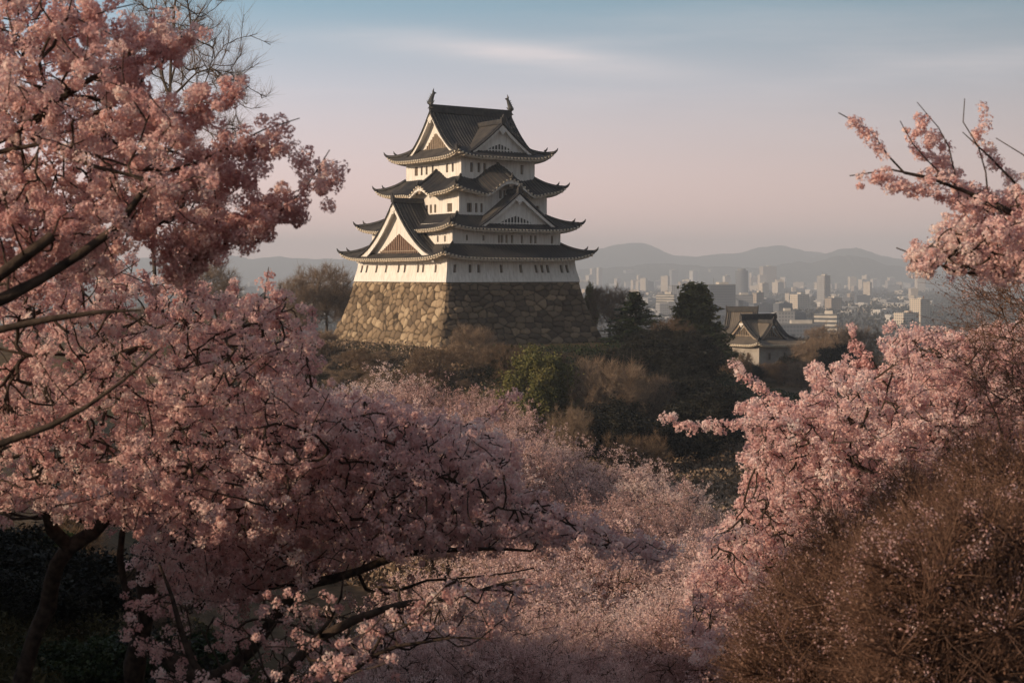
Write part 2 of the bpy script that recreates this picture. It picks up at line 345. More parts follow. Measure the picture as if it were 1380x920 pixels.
def skirt_roof(parent, ci, wi, di, co, wo, do, zi, zo, lift=.8, kara=(), tile='roof_tile', rs=.6, fine=1.0, sides=('front', 'left', 'back', 'right')):
    """hipped skirt roof from inner rectangle (wi x di) to eaves rectangle (wo x do), each a half size about the same centre"""
    R_ = dict(zi=zi, zo=zo, lift=lift, kara=kara, len={})
    ofs = {}
    for s_ in SIDES:
        if s_ in ('front', 'back'): R_['len'][s_] = (wi, wo); ofs[s_] = (di, do)
        else: R_['len'][s_] = (di, do); ofs[s_] = (wi, wo)
    nT = 9; til = MB(); sof = MB(); eav = MB(); cap = MB()
    for s_ in sides:
        Li, Lo = R_['len'][s_]; oi, oo = ofs[s_]
        coarse = s_ in ('back', 'right')
        n = int(2 * Lo / rs * (1 if coarse else 4)) + 1; a = np.linspace(-Lo, Lo, n)
        rb = np.maximum(0, np.cos(2 * pi * a / rs)) ** .7 if not coarse else a * 0
        t0 = np.clip((np.abs(a) - Li) / (Lo - Li), 0, 1)
        T = t0[:, None] + (1 - t0)[:, None] * np.linspace(0, 1, nT)[None]
        Aa = a[:, None] + 0 * T
        z = roof_z(R_, s_, Aa, T) + .10 * rb[:, None]
        P = sd(s_, Aa, oi + (oo - oi) * T, z)
        edge = (np.abs(((a / rs + .25) % 1) - .5) < .10)     # mortar lines beside the round tiles
        til.grid(P[:, ::-1], np.repeat(edge[:, None] * 1.0, nT, 1))
        # eave edge, plaster band and soffit
        n2 = 61; a2 = np.linspace(-Lo, Lo, n2 if not [k for k in kara if k[0] == s_] else 161)
        one = np.ones_like(a2); ze = roof_z(R_, s_, a2, one)
        e0 = sd(s_, a2, oo + .02, ze + .02); e1 = sd(s_, a2, oo + .02, ze - .13)
        k2 = 1 - .25 / (oo); e2 = sd(s_, a2 * k2, oo - .22, ze - .14); e3 = sd(s_, a2 * k2, oo - .22, ze - .42)
        til.grid(np.stack([e0, e1], 1)); eav.grid(np.stack([e1, e2, e3], 1))
        T2 = np.linspace(1, 0, 7)[None] + 0 * a2[:, None]; x2 = a2[:, None] / Lo
        L2 = Li + (Lo - Li) * T2
        z2 = roof_z(R_, s_, x2 * L2, T2) - .44
        sof.grid(sd(s_, x2 * L2 * (k2 * T2 + 1 * (1 - T2)), oi + (oo - .22 - oi) * T2, z2))
        # round tile ends and rafter ends under the eave
        if not coarse:
            for q in np.arange(-Lo + .25, Lo - .2, rs * 1.15):
                zq = float(roof_z(R_, s_, np.array(q), np.array(1.0)))
                c = sd(s_, np.array(q), oo + .03, zq - .04); A, O = SIDES[s_]
                h = (.17, .06, .14) if A[0] else (.06, .17, .14); cap.box(c, h)
            for q in np.arange(-Lo + .5, Lo - .4, rs * 1.5):
                zq = float(roof_z(R_, s_, np.array(q), np.array(1.0)))
                c = sd(s_, np.array(q), oo - .75, zq - .36); h = (.09, .75, .09) if SIDES[s_][0][0] else (.75, .09, .09); eav.box(c, h)
    rt = til.build('roof', tile, parent)
    eav.build('eave_board', 'eave_plaster', rt); sof.build('soffit', 'white_plaster', rt)
    if cap.v: cap.build('eave_tiles', 'eave_tile_end', rt)['kind'] = 'stuff'
    # hip ridges with upturned ends
    for sx, sy in ((-1, -1), (1, -1), (1, 1), (-1, 1)):
        q = np.linspace(0, 1, 14); X_ = sx * (wi + (wo - wi) * q) + OFF[0]; Y_ = sy * (di + (do - di) * q) + OFF[1]
        z = zi - (zi - zo) * prof(q) + lift * q * q + .12 * q + .16
        hb = MB(); hb.tube(np.stack([X_, Y_, z], 1), np.linspace(.24, .2, 14), 8)
        hb.tube(np.stack([X_, Y_, z + .2], 1)[:-1], .13, 6)
        e = np.array([X_[-1], Y_[-1], z[-1]]); d = np.array([sx, sy, 0]) / 1.414
        hb.tube([e - d*.5, e + d*.1 + [0,0,.1], e + d*.45 + [0,0,.42], e + d*.62 + [0,0,.8]], [.26, .24, .16, .05], 8)
        hb.tube([e - d*1.7 + [0,0,.25], e - d*1.3 + [0,0,.55], e - d*1.15 + [0,0,.95]], [.2, .15, .04], 6)
        hb.build('hip_ridge', 'ridge_tile', rt, True)
    # plaster board under every waved gable (karahafu)
    for (s_, c, hw, h) in kara:
        if s_ not in sides: continue
        oo = ofs[s_][1]; Li, Lo = R_['len'][s_]
        a = np.linspace(c - hw * 1.05, c + hw * 1.05, 60); z = roof_z(R_, s_, a, np.ones_like(a))
        kb = MB(); th_ = .30 + .28 * bell((a - c) / hw)
        f0 = sd(s_, a, oo - .10, z - .12); f1 = sd(s_, a, oo - .10, z - .12 - th_); g1 = sd(s_, a, oo - .5, z - .12 - th_)
        kb.grid(np.stack([f0, f1, g1], 1)); kb.build('curved_bargeboard', 'white_plaster', rt)
        # pendant and recessed wall below the arch
        pz = float(roof_z(R_, s_, np.array(c), np.array(1.0)))
        pn = MB(); A, O = SIDES[s_]
        for (dx, dz, hh) in ((0, -.95, .30), (-.38, -.80, .17), (.38, -.80, .17)):
            cc = sd(s_, np.array(c + dx), oo - .28, pz + dz); pn.box(cc, (hh, .12, hh) if A[0] else (.12, hh, hh))
        pn.build('pendant', 'lattice_wood', rt)
        # round ridge on the hump, running back to the wall
        q = np.linspace(0, 1, 10); zz_ = roof_z(R_, s_, np.full(10, c), q) + .2
        rb_ = MB(); rb_.tube(sd(s_, np.full(10, c), ofs[s_][0] + (oo - ofs[s_][0]) * q + .1 * q, zz_), .24, 8)
        ee = sd(s_, np.array(c), oo + .1, zz_[-1]); rb_.tube([ee, ee + [0, 0, .5], ee + [0, 0, .95]], [.32, .2, .06], 8)
        rb_.build('gable_ridge', 'ridge_tile', rt, True)
    return rt, R_

def gable(parent, side, c, hw, zb, za, front, back, p=1.5, tile='roof_tile', over=.9, wood=True, rs=.6, inner=.80, wall_mat='white_plaster', board_mat='white_plaster', part='gable_roof', both=False, ornament=True, fill='gable_wood', board=.62, ph=.9):
    """gabled roof (chidori-hafu or irimoya): concave slopes, bargeboards, recessed gable wall, ridge and end tile"""
    zq = lambda q: zb + (za - zb) * (1 - np.abs(q)) ** p
    ends = [(front, 1)] + ([(back, -1)] if both else [])
    o0, o1 = back - (over if both else 0), front + over
    n = int((o1 - o0) / rs * 4) + 1; o = np.linspace(o0, o1, n); rb = np.maximum(0, np.cos(2*pi*o/rs)) ** .7
    edge = (np.abs(((o / rs + .25) % 1) - .5) < .10) * 1.0
    q = np.linspace(0, 1, 15); til = MB()
    for sg in (-1, 1):
        Q, O_ = np.meshgrid(q, o); z = zq(Q) + .10 * rb[:, None]
        P = sd(side, c + sg * hw * Q, O_, z)
        til.grid(P if sg > 0 else P[:, ::-1], np.repeat(edge[:, None], 15, 1))
    rt = til.build(part, tile, parent)
    un = MB()
    for sg in (-1, 1):
        P = sd(side, c + sg * hw * np.stack([q, q]) , np.stack([q*0+o0+.02, q*0+o1-.02]), np.stack([zq(q), zq(q)]) - .2)
        un.grid(P[:, ::-1] if sg > 0 else P)
    un.build('soffit', 'white_plaster', rt)
    for (fo, s_) in ends:
        e = fo + s_ * over
        bb = MB()
        for sg in (-1, 1):                       # bargeboard, thick, following the curve
            qq = np.linspace(0, .93, 22); th_ = board * (1 - .25 * qq)
            zt = zq(qq) - .14
            P = [sd(side, c + sg*hw*qq, e - s_*.12 + 0*qq, zt), sd(side, c + sg*hw*qq, e - s_*.12 + 0*qq, zt - th_),
                 sd(side, c + sg*hw*qq, e - s_*.38 + 0*qq, zt - th_), sd(side, c + sg*hw*qq, e - s_*.38 + 0*qq, zt)]
            P = np.stack(P, 1); bb.grid(P if sg*s_ > 0 else P[:, ::-1], closed=True)
        bb.build('bargeboard', board_mat, rt)
        vg = MB()                                 # rows of verge tiles above the board
        for sg in (-1, 1):
            qq = np.linspace(0, 1.0, 24)
            for off, rr, up in ((.0, .17, .08), (-.55, .16, .16), (-1.0, .15, .12)):
                vg.tube(sd(side, c + sg*hw*qq, e + s_*off + 0*qq, zq(qq) + up + .02*sg), rr, 6)
        vg.build('verge_tiles', 'eave_tile_end' if False else 'ridge_tile', rt, True)
        # gable wall: plaster triangle with a timber lattice opening set lower
        qq = np.linspace(-1, 1, 41); zt = zq(qq) - .25
        gw = MB(); bot = sd(side, c + hw*qq, fo - s_*.25 + 0*qq, 0*qq + zb - .3); top = sd(side, c + hw*qq, fo - s_*.25 + 0*qq, np.maximum(zt, zb - .3))
        P = np.stack([bot, top], 1); gw.grid(P if s_ > 0 else P[::-1]); gw.build('gable_wall', wall_mat, rt)
        if wood:
            z0 = zb + (za - zb) * .05; hq = inner * 1.0
            qq = np.linspace(-hq, hq, 25); zt2 = z0 + (zq(np.abs(qq) * .9 + .20) - z0) * ph * (1 - (np.abs(qq) / hq) ** 4)
            zt2 = np.maximum(zt2, z0 + .02)
            fr = MB(); P = np.stack([sd(side, c + hw*qq, fo - s_*.2 + 0*qq, 0*qq + z0), sd(side, c + hw*qq, fo - s_*.2 + 0*qq, zt2)], 1)
            fr.grid(P if s_ > 0 else P[::-1]); lt = fr.build('gable_panel', fill, rt)
            br = MB(); A, O = SIDES[side]
            for x in np.arange(-hq * hw + .5, hq * hw - .3, .62):
                zx = np.interp(x / hw, qq, zt2)
                if zx - z0 < .3: continue
                cc = sd(side, np.array(c + x), fo - s_*.12, (z0 + zx) / 2); hh = (zx - z0) / 2
                br.box(cc, (.09, .07, hh) if A[0] else (.07, .09, hh))
            cc = sd(side, np.array(c + 0.), fo - s_*.06, z0 + .55); br.box(cc, (hq*hw*.8, .06, .08) if A[0] else (.06, hq*hw*.8, .08))
            br.build('lattice', 'lattice_wood' if ph > .5 else 'white_plaster', lt)
        # carved pendant (gegyo) at the apex
        pn = MB(); hs = min(.5, hw * .07)
        for dx, dz, r_ in ((0, -1.5, 1.0), (-1, -1.15, .7), (1, -1.15, .7), (0, -2.3, .6)):
            cc = sd(side, np.array(c + dx*hs), e - s_*.05, za - .5 + dz*hs)
            pn.tube([cc - np.array([*SIDES[side][1], 0])*.06, cc + np.array([*SIDES[side][1], 0])*.06], hs*r_*.9, 8)
        pn.build('gable_pendant', 'white_plaster', rt)
    # ridge: stacked tiles
    A, O = SIDES[side]
    r0 = o0; r1 = o1; L = (r1 - r0) / 2; cc = sd(side, np.array(c), (r0 + r1) / 2, za + .22)
    rg = MB(); big = hw > 7 or both
    hgt = .55 if both else .28
    rg.box(cc + [0, 0, hgt - .22], (.28, L, hgt) if A[0] else (L, .28, hgt))
    pts = sd(side, np.full(12, c), np.linspace(r0, r1, 12), np.full(12, za + 2*hgt + .02)); rg.tube(pts, .24, 8)
    rg.build('ridge', 'ridge_tile', rt)
    if ornament:
        for (fo, s_) in ends:
            e = sd(side, np.array(c), fo + s_*over, za + .1); on = MB(); Od = np.array([*O, 0]) * s_
            hh = .16
            on.box(e + [0, 0, .45], (.42, hh, .5) if A[0] else (hh, .42, .5))
            on.tube([e + [0, 0, .8], e + Od*.1 + [0, 0, 1.2], e + Od*.25 + [0, 0, 1.5]], [.28, .2, .06], 8)
            on.build('end_tile', 'ridge_tile', rt)
    return rt

def wall_tier(parent, W, D, z0, z1, wins, flare=0.0, name='wall', mat='white_plaster', band=None):
    """four plaster walls with real window openings. wins: side -> list of (along, width, zlow, zhigh)"""
    wl = MB()
    def pt(side, a, z, inn=0.0):
        f = flare * (1 - (z - z0) / (z1 - z0)) ** 1.6
        hl = (W if side in ('front', 'back') else D) / 2; ho = (D if side in ('front', 'back') else W) / 2
        return sd(side, np.array(a * (1 + f / hl), float), ho + f - inn, z)
    panes = []
    for s_ in SIDES:
        hl = (W if s_ in ('front', 'back') else D) / 2; ws = sorted(wins.get(s_, []))
        if not ws:
            zs = np.linspace(z0, z1, 6)
            for i in range(5): wl.add([pt(s_, -hl, zs[i]), pt(s_, hl, zs[i]), pt(s_, hl, zs[i+1]), pt(s_, -hl, zs[i+1])], [(0,1,2,3)])
            continue
        xs = [-hl] + [v for (a, w_, l, h) in ws for v in (a - w_/2, a + w_/2)] + [hl]
        for i in range(len(xs) - 1):
            x0, x1 = xs[i], xs[i+1]
            if x1 - x0 < 1e-3: continue
            if i % 2 == 0: segs = [(z0, (z0+z1)/2), ((z0+z1)/2, z1)]
            else: _, _, l, h = ws[i//2]; segs = [(z0, l), (h, z1)]
            for (u0, u1) in segs: wl.add([pt(s_, x0, u0), pt(s_, x1, u0), pt(s_, x1, u1), pt(s_, x0, u1)], [(0,1,2,3)])
            if i % 2:
                q = [pt(s_, x0, l), pt(s_, x1, l), pt(s_, x1, h), pt(s_, x0, h)]; r_ = [pt(s_, x0, l, .3), pt(s_, x1, l, .3), pt(s_, x1, h, .3), pt(s_, x0, h, .3)]
                wl.add(q + r_, [(0,4,5,1),(1,5,6,2),(2,6,7,3),(3,7,4,0)]); panes.append((s_, x0, x1, l, h, r_))
    wo = wl.build(name, mat, parent)
    for (s_, x0, x1, l, h, r_) in panes:
        p = MB(); p.add(r_, [(0,1,2,3)]); po = p.build('window', 'window_dark', wo)
        bb = MB(); nb = max(1, int(round((x1-x0) / .42)) - 0)
        for k in range(nb):
            a = x0 + (k + .5) * (x1 - x0) / nb + (.0 if nb > 1 else 0)
            A = SIDES[s_][0]; c = pt(s_, a, (l+h)/2, .12); bb.box(c, (.07, .05, (h-l)/2) if A[0] else (.05, .07, (h-l)/2))
        bb.build('window_bars', 'lattice_wood', po) if False else None
        for k in range(nb):
            pass
        me = bb.build('bars', 'lattice_wood', wo)
        me.name = 'window_lattice'
    return wo

# ------------------------------------------------------------------ the castle keep
TH = R(34.4)
keep = empty('castle_keep', (-8.2, 245.0, -1.2), TH, 'white five roofed castle keep with black tiled roofs on its tall stone base', 'castle')
U = np.array([cos(TH), sin(TH)]); Vd = np.array([-sin(TH), cos(TH)])
def along(px, side, W, D):
    """photo column -> distance along a face of the keep"""
    C_ = np.array([-8.2 + math.hypot(*OFF) * (1 if OFF[0] >= 0 else -1), 245.0]); k = (px - 690) / F
    A = {'front': U, 'left': -Vd}[side]; O = {'front': -Vd * D/2, 'left': -U * W/2}[side]
    B = C_ + O; return float((k * B[1] - B[0]) / (A[0] - k * A[1]))
def wset(side, W, D, pxs, wpx, zl, zh):
    sc_ = (.122/.825) if side == 'front' else (.122/.565)
    return [(along(p, side, W, D), (wpx if not isinstance(p_w, tuple) else p_w[1]) * sc_, zl, zh) for p_w in pxs for p in [(p_w[0] if isinstance(p_w, tuple) else p_w)]]
Zk = 1.2     # keep's origin is at z = -1.2: add Zk to world heights
def z_(v): return v + Zk
zx = lambda l: [440 + v / 3.6316 for v in l]
# first storey
W1, D1 = 25.1, 29.4
wins = {'left': wset('left', W1, D1, zx([183, 207, 254, 300, 360, 390, 454, 478, 538]), 2.9, z_(.35), z_(1.6)),
        'front': wset('front', W1, D1, zx([631, 704, 745, 853, 946, 1020, 1048, 1075, 1141, 1168]), 3.9, z_(.3), z_(1.6))}
wall_tier(keep, W1, D1, 0, z_(3.2), wins, flare=.75)
W2, D2 = 21.5, 26.6
wins = {'left': wset('left', W2, D2, zx([545, 580]), 2.4, z_(5.3), z_(6.3)),
        'front': wset('front', W2, D2, zx([688, 769]), 2.6, z_(5.5), z_(6.4)) + wset('front', W2, D2, zx([846, 860, 882, 909, 957, 1001, 1023, 1104]), 3.0, z_(5.2), z_(6.5))}
wall_tier(keep, W2, D2, z_(2.6), z_(8.4), wins)
shift(.8)
W3, D3 = 17.6, 21.4
wins = {'left': wset('left', W3, D3, zx([492, 511, 532]) + [(606, 7)], 3.1, z_(10.3), z_(11.7)),
        'front': wset('front', W3, D3, [(632.8, 7)] + zx([734, 760]), 3.4, z_(10.2), z_(11.7)) + wset('front', W3, D3, zx([852, 872]), 3.4, z_(12.6), z_(14.0))
                 + wset('front', W3, D3, zx([985, 1008]) + [(724.5, 5)], 3.4, z_(10.2), z_(11.6))}
wall_tier(keep, W3, D3, z_(7.6), z_(14.45), wins)
shift(.9)
W4, D4 = 14.8, 17.9
wins = {'left': wset('left', W4, D4, [(561, 5)] + zx([466, 490, 520, 590, 618]), 2.9, z_(17.0), z_(18.5)),
        'front': wset('front', W4, D4, zx([711, 747, 775, 957]), 3.9, z_(16.9), z_(18.5))}
wall_tier(keep, W4, D4, z_(13.6), z_(20.0), wins)
# skirts: (inner half sizes) -> (outer half sizes)
shift(0)
skirt_roof(keep, 0, W2/2, D2/2, 0, 14.9, 17.4, z_(4.95), z_(2.6), lift=.95)
gable(keep, 'left', along(537, 'left', 26, 34), 13.9, z_(2.9), z_(12.0), 13.1, 8.0, p=1.8, over=1.0, inner=.56, board=1.1, ph=.62)
shift(.4)
skirt_roof(keep, 0, W3/2 - .2, D3/2 - .2, 0, 13.0, 15.7, z_(10.0), z_(7.3), lift=.95)
gable(keep, 'front', along(698, 'front', 24, 28), 8.3, z_(7.6), z_(13.4), 13.7, 9.0, p=1.15, over=.9, inner=.5, fill='window_dark', ph=.42)
shift(.8)
skirt_roof(keep, 0, W4/2, D4/2, 0, 10.95, 13.3, z_(16.2), z_(13.45), lift=1.0,
           kara=(('front', along(690, 'front', 21.9, 26.6), 4.6, 2.2), ('left', along(564, 'left', 21.9, 26.6), 3.2, 1.25)))
shift(.85)
skirt_roof(keep, 0, 7.2, 7.0, 0, 9.65, 11.6, z_(21.3), z_(19.35), lift=.95)
gable(keep, 'left', 0.6, 8.1, z_(20.3), z_(27.4), 7.3, -7.3, p=1.55, over=1.0, both=True, inner=.55, ph=.7, fill='lattice_wood', ornament=False, part='main_roof')
gable(keep, 'front', along(678, 'front', 15, 19), 6.9, z_(20.0), z_(25.2), 8.7, 1.0, p=1.2, over=.8, inner=.5, fill='window_dark', ph=.42)
# roof fish (shachihoko) on the ridge ends
for s_, bx in ((-1, -8.1), (1, 8.1)):
    f = MB(); zt = z_(28.35); OFF_Y = OFF[1] - .6
    pts = [(bx, 0, zt - .3), (bx + .15*s_, 0, zt + .5), (bx - .05*s_, 0, zt + 1.1), (bx - .3*s_, 0, zt + 1.7), (bx - .5*s_, 0, zt + 2.15), (bx - .75*s_, 0, zt + 2.35), (bx - 1.05*s_, 0, zt + 2.3)]
    f.tube(pts, [.62, .55, .42, .33, .26, .2, .08], 10)
    f.tube([(bx - .5*s_, 0, zt + 2.1), (bx - .45*s_, 0, zt + 2.6), (bx - .6*s_, 0, zt + 3.1)], [.16, .17, .03], 8)
    f.tube([(bx + .1*s_, 0, zt + .3), (bx + .55*s_, 0, zt + .5), (bx + .8*s_, 0, zt + .95)], [.2, .14, .02], 6)
    for yy in (-1, 1): f.tube([(bx, 0, zt + .5), (bx - .1*s_, yy*.5, zt + .65), (bx - .3*s_, yy*.75, zt + 1.0)], [.2, .14, .02], 6)
    for k in range(5):
        q = k / 4; f.tube([(bx + (.35 - .5*q)*s_, 0, zt + .5 + 1.4*q), (bx + (.75 - .55*q)*s_, 0, zt + .75 + 1.4*q)], [.1, .02], 5)
    f.v = [(x + OFF[0], y + OFF_Y, z) for x, y, z in f.v]
    f.build('fish_ornament', 'bronze', keep, True)

shift(0)
# stone base with real, bulging stones
def stone_face(side, wt, dt, wb, db, zt, zb, cellsz, seed, res=.16, coursed=False, dark=0.0):
    r = np.random.default_rng(seed)
    Lt = (wt if side in ('front', 'back') else dt) / 2; Lb = (wb if side in ('front', 'back') else db) / 2
    Ot = (dt if side in ('front', 'back') else wt) / 2; Ob = (db if side in ('front', 'back') else wb) / 2
    H = zt - zb; nv = int(H * 1.15 / res); nu = int(2 * Lb / res)
    q = np.linspace(0, 1, nv); curve = q ** 1.35
    uu = np.linspace(-1, 1, nu); Q, Uu = np.meshgrid(q, uu)
    L = Lt + (Lb - Lt) * Q ** 1.35; S = Uu * L; T = Q * H * 1.15
    # jittered seed points
    sx, sy = (cellsz * 1.35, cellsz * .72) if coursed else (cellsz * 1.0, cellsz * .85)
    pts = []
    for j, y in enumerate(np.arange(-sy, T.max() + sy, sy)):
        x = -Lb - sx + (j % 2) * sx * .5
        while x < Lb + sx:
            k = .28 if coursed else .46
            pts.append((x + r.uniform(-k, k) * sx, y + r.uniform(-k, k) * sy * (.7 if coursed else 1))); x += sx * r.uniform(.65, 1.45)
    pts = np.array(pts); an = 1.0 if not coursed else 1.5
    jx = S + .22 * vnoise(S, T, seed, 3, .8); jy = T + .22 * vnoise(S + 50, T, seed + 1, 3, .8)
    f1 = np.full(S.shape, 9e9); f2 = f1.copy(); idx = np.zeros(S.shape, int)
    for k, (x, y) in enumerate(pts):
        msk = (abs(jx - x) < 4) & (abs(jy - y) < 4)
        d = np.where(msk, (jx - x) ** 2 + ((jy - y) * an) ** 2, 9e9)
        m1 = d < f1; f2 = np.where(m1, f1, np.minimum(f2, d)); idx = np.where(m1, k, idx); f1 = np.where(m1, d, f1)
    e = np.sqrt(f2) - np.sqrt(f1); body = np.clip(e / .55, 0, 1) ** .5
    h = .34 * body + r.uniform(-.10, .16, len(pts))[idx] + .05 * vnoise(S, T, seed + 5, 4, .5)
    edge = np.clip((1 - np.abs(Uu)) * Lb / .5, 0, 1); top = np.clip(Q / .03, 0, 1)
    O_ = Ot + (Ob - Ot) * Q ** 1.35 + h * edge * top + 0
    # sloping face: push a little along outward only
    P = sd(side, S, O_, zt - Q * H)
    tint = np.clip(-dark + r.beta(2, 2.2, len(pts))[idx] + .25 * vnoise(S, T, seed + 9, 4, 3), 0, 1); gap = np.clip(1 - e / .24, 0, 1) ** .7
    a, b_ = S.shape; i, j = np.meshgrid(np.arange(a - 1), np.arange(b_ - 1), indexing='ij')
    Fq = np.stack([i*b_+j, i*b_+j+1, (i+1)*b_+j+1, (i+1)*b_+j], -1)
    me = mesh_np(P.reshape(-1, 3), Fq, 4, True, dict(tint=tint, gap=gap)); return link('stone_wall', me, 'castle_stone', keep)
stone_face('front', 26.3, 30.7, 33.4, 37.6, -.02, -11.2, 1.4, 5, coursed=True, dark=.2)  # darker tint paints the shade of this face into its stones
stone_face('left', 26.3, 30.7, 33.4, 37.6, -.02, -11.2, 1.5, 8, dark=-.16)  # lighter tint paints sunlight into the stones of this face
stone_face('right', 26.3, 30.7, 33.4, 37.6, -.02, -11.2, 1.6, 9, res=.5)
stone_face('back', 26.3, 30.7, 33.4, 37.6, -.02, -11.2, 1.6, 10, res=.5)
b = MB(); b.box((0, 0, -.07), (13.2, 15.4, .06)); b.build('base_cap', 'castle_stone', keep)

# ------------------------------------------------------------------ two smaller buildings of the castle
def turret(name, loc, rz, w, d, label, storeys, cat, tile, hgt=4.6, ridge_front=False):
    t = empty(name, loc, rz, label, cat)
    z = 0.0
    wins = {'front': [(-w*.22, .9, 1.6, 3.2), (w*.2, .9, 1.6, 3.2)], 'left': [(-d*.2, .9, 1.6, 3.2), (d*.22, .9, 1.6, 3.2)]}
    wall_tier(t, w, d, 0, hgt + .8, wins, mat='grey_plaster')
    skirt_roof(t, 0, w*.40, d*.40, 0, w/2 + 1.7, d/2 + 1.7, hgt + 1.7, hgt, lift=.8, tile=tile, rs=.5)
    if ridge_front: gable(t, 'front', 0.0, w*.46, hgt + 1.2, hgt + 5.6, d*.40, -d*.40, p=1.5, over=.8, both=True, tile=tile, rs=.5, board_mat='lattice_wood')
    else: gable(t, 'left', 0.0, d*.46, hgt + 1.2, hgt + 5.6, w*.40, -w*.40, p=1.5, over=.8, both=True, tile=tile, rs=.5, fill='window_dark', board_mat='lattice_wood')
    return t
P0 = V(1022, 370, 330)
T1 = turret('castle_turret', (P0[0], 330, -21.0), R(32), 11.2, 13.0, 'small white turret with grey tiled gabled roof standing beyond the dark trees', 1, 'turret', 'turret_tile', hgt=5.0)
gable(T1, 'front', -.8, 4.0, 6.0, 9.9, 5.3, 1.0, p=1.5, over=.7, tile='turret_tile', rs=.5, fill='window_dark', board_mat='lattice_wood')
b = MB(); b.box((0, 0, -2.4), (7.2, 6.7, 2.4)); b.build('plinth', 'castle_stone', T1)
P0 = V(1000, 370, 352)
T2 = turret('gatehouse', (P0[0], 352, -20.4), R(-22), 7.6, 7.5, 'gatehouse with a sunlit tan tiled roof behind the small turret', 1, 'gatehouse', 'turret_tile', hgt=5.6)
b = MB(); b.box((0, 0, -3.4), (5.4, 5.1, 3.4)); b.build('plinth', 'castle_stone', T2)

# ------------------------------------------------------------------ the city on the plain
def facade_mat(name, wall, glass, fx, fz, wx=.55, wz=.5):
    m, t, o = newmat(name); v = coords(t); sp = t.nodes.new('ShaderNodeSeparateXYZ'); t.links.new(v, sp.inputs[0])
    hx = mathn(t, 'FRACT', mathn(t, 'MULTIPLY', mathn(t, 'ADD', sp.outputs[0], sp.outputs[1]), fx)); hz_ = mathn(t, 'FRACT', mathn(t, 'MULTIPLY', sp.outputs[2], fz))
    w_ = mathn(t, 'MULTIPLY', mathn(t, 'LESS_THAN', hx, wx), mathn(t, 'LESS_THAN', hz_, wz))
    n = noise(t, v, .05, 4)
    geo = t.nodes.new('ShaderNodeNewGeometry'); s2 = t.nodes.new('ShaderNodeSeparateXYZ'); t.links.new(geo.outputs['Normal'], s2.inputs[0])
    w_ = mathn(t, 'MULTIPLY', w_, mathn(t, 'LESS_THAN', s2.outputs[2], .5))
    c = mixc(t, mathn(t, 'MULTIPLY', n, .5), wall, tuple(k*.6 for k in wall))
    bsdf(t, o, mixc(t, w_, c, glass), .6)
facade_mat('facade_cream', (.60, .51, .41), (.12, .115, .115), .28, .3)
facade_mat('facade_white', (.62, .58, .53), (.22, .21, .21), .22, .3, .6, .45)
facade_mat('facade_grey', (.32, .31, .31), (.09, .10, .11), .3, .28)
facade_mat('facade_dark', (.13, .14, .16), (.05, .06, .075), .35, .3, .7, .6)
facade_mat('facade_tan', (.38, .31, .25), (.13, .12, .11), .25, .3)
simple('concrete_pale', (.42, .38, .33), (.6, .54, .46), .2, .8)
simple('glass_band', (.06, .065, .07), (.10, .105, .11), .2, .3)
simple('roof_grey', (.12, .12, .12), (.22, .21, .20), .3, .8)
simple('roof_red', (.30, .12, .09), (.36, .17, .12), .3, .8)
PL = -60.0
def big_building(px0, px1, pyt, pyb, ratio, rz, mat, label, cat='building', kind='slab', base=None):
    """placed on the plain: the photo row of its foot gives its distance"""
    d = -PL * F / (pyb - HY); W_ = (px1 - px0) / F * d; Hh = (pyb - pyt) / F * d
    c = V((px0 + px1) / 2, HY, d); a = abs(rz)
    w = W_ / (cos(a) + ratio * sin(a)); dp = w * ratio
    t = empty('office_tower' if Hh > 1.5 * w else 'office_block', (c[0], d, PL), rz, label, cat)
    if kind == 'round':
        b = MB(); n = 28; P = [[(w/2*(cos(2*pi*k/n)), w/2*(sin(2*pi*k/n)), z) for k in range(n)] for z in np.linspace(0, Hh * .93, 12)]
        b.grid(np.array(P), closed=True); b.f.append(tuple(11*n + k for k in range(n))); b.build('wall', mat, t)
        b = MB(); b.tube([(0, 0, Hh*.93), (0, 0, Hh)], w*.33, 16); b.build('roof', 'roof_grey', t)
        for k in range(10):
            b = MB(); b.tube([(0, 0, Hh*.09*(k+.5)), (0, 0, Hh*.09*(k+.5) + .7)], w/2 + .35, 28); b.build('floor_band', 'roof_grey', t)
        return t
    b = MB(); b.box((0, 0, Hh/2), (w/2, dp/2, Hh/2)); b.build('wall', mat, t)
    b = MB(); b.box((0, 0, Hh + .4), (w/2 + .3, dp/2 + .3, .45)); r_ = b.build('roof', 'roof_grey' if mat != 'facade_cream' else 'concrete_pale', t)
    b = MB(); b.box((w*.12, 0, Hh + 2.3), (w*.18, dp*.25, 1.5)); b.build('plant_room', 'concrete_pale', r_)
    b = MB(); b.tube([(-w*.2, 0, Hh + .8), (-w*.2, 0, Hh + .8 + min(8, Hh*.18))], .25, 5); b.build('mast', 'roof_grey', r_)
    if kind == 'bands':
        nf = max(3, int(Hh / 3.4))
        for k in range(nf):
            z = (k + .55) * Hh / nf; b = MB(); b.box((0, 0, z), (w/2 + .25, dp/2 + .25, Hh/nf*.24)); b.build('floor_band', 'concrete_pale', t)
    if kind == 'fins':
        for k in range(7):
            b = MB(); x = -w/2 + (k + .5) * w / 7
            b.box((x, -dp/2 - .3, Hh/2), (w*.02 + .12, .35, Hh/2)); b.build('pier', 'concrete_pale', t)
    return t
B = big_building
B(1097, 1131, 424, 458, .55, R(-24), 'glass_band', 'nearest banded office block, sunlit pale floor bands, right of the small turret', kind='bands')
B(884, 912, 397, 427, .6, R(-20), 'glass_band', 'low sunlit office block with cream floor bands left of the spreading pine', kind='bands')
B(991, 1008, 362, 402, 1, 0, 'facade_dark', 'dark bluish round tower above the small turret', kind='round')
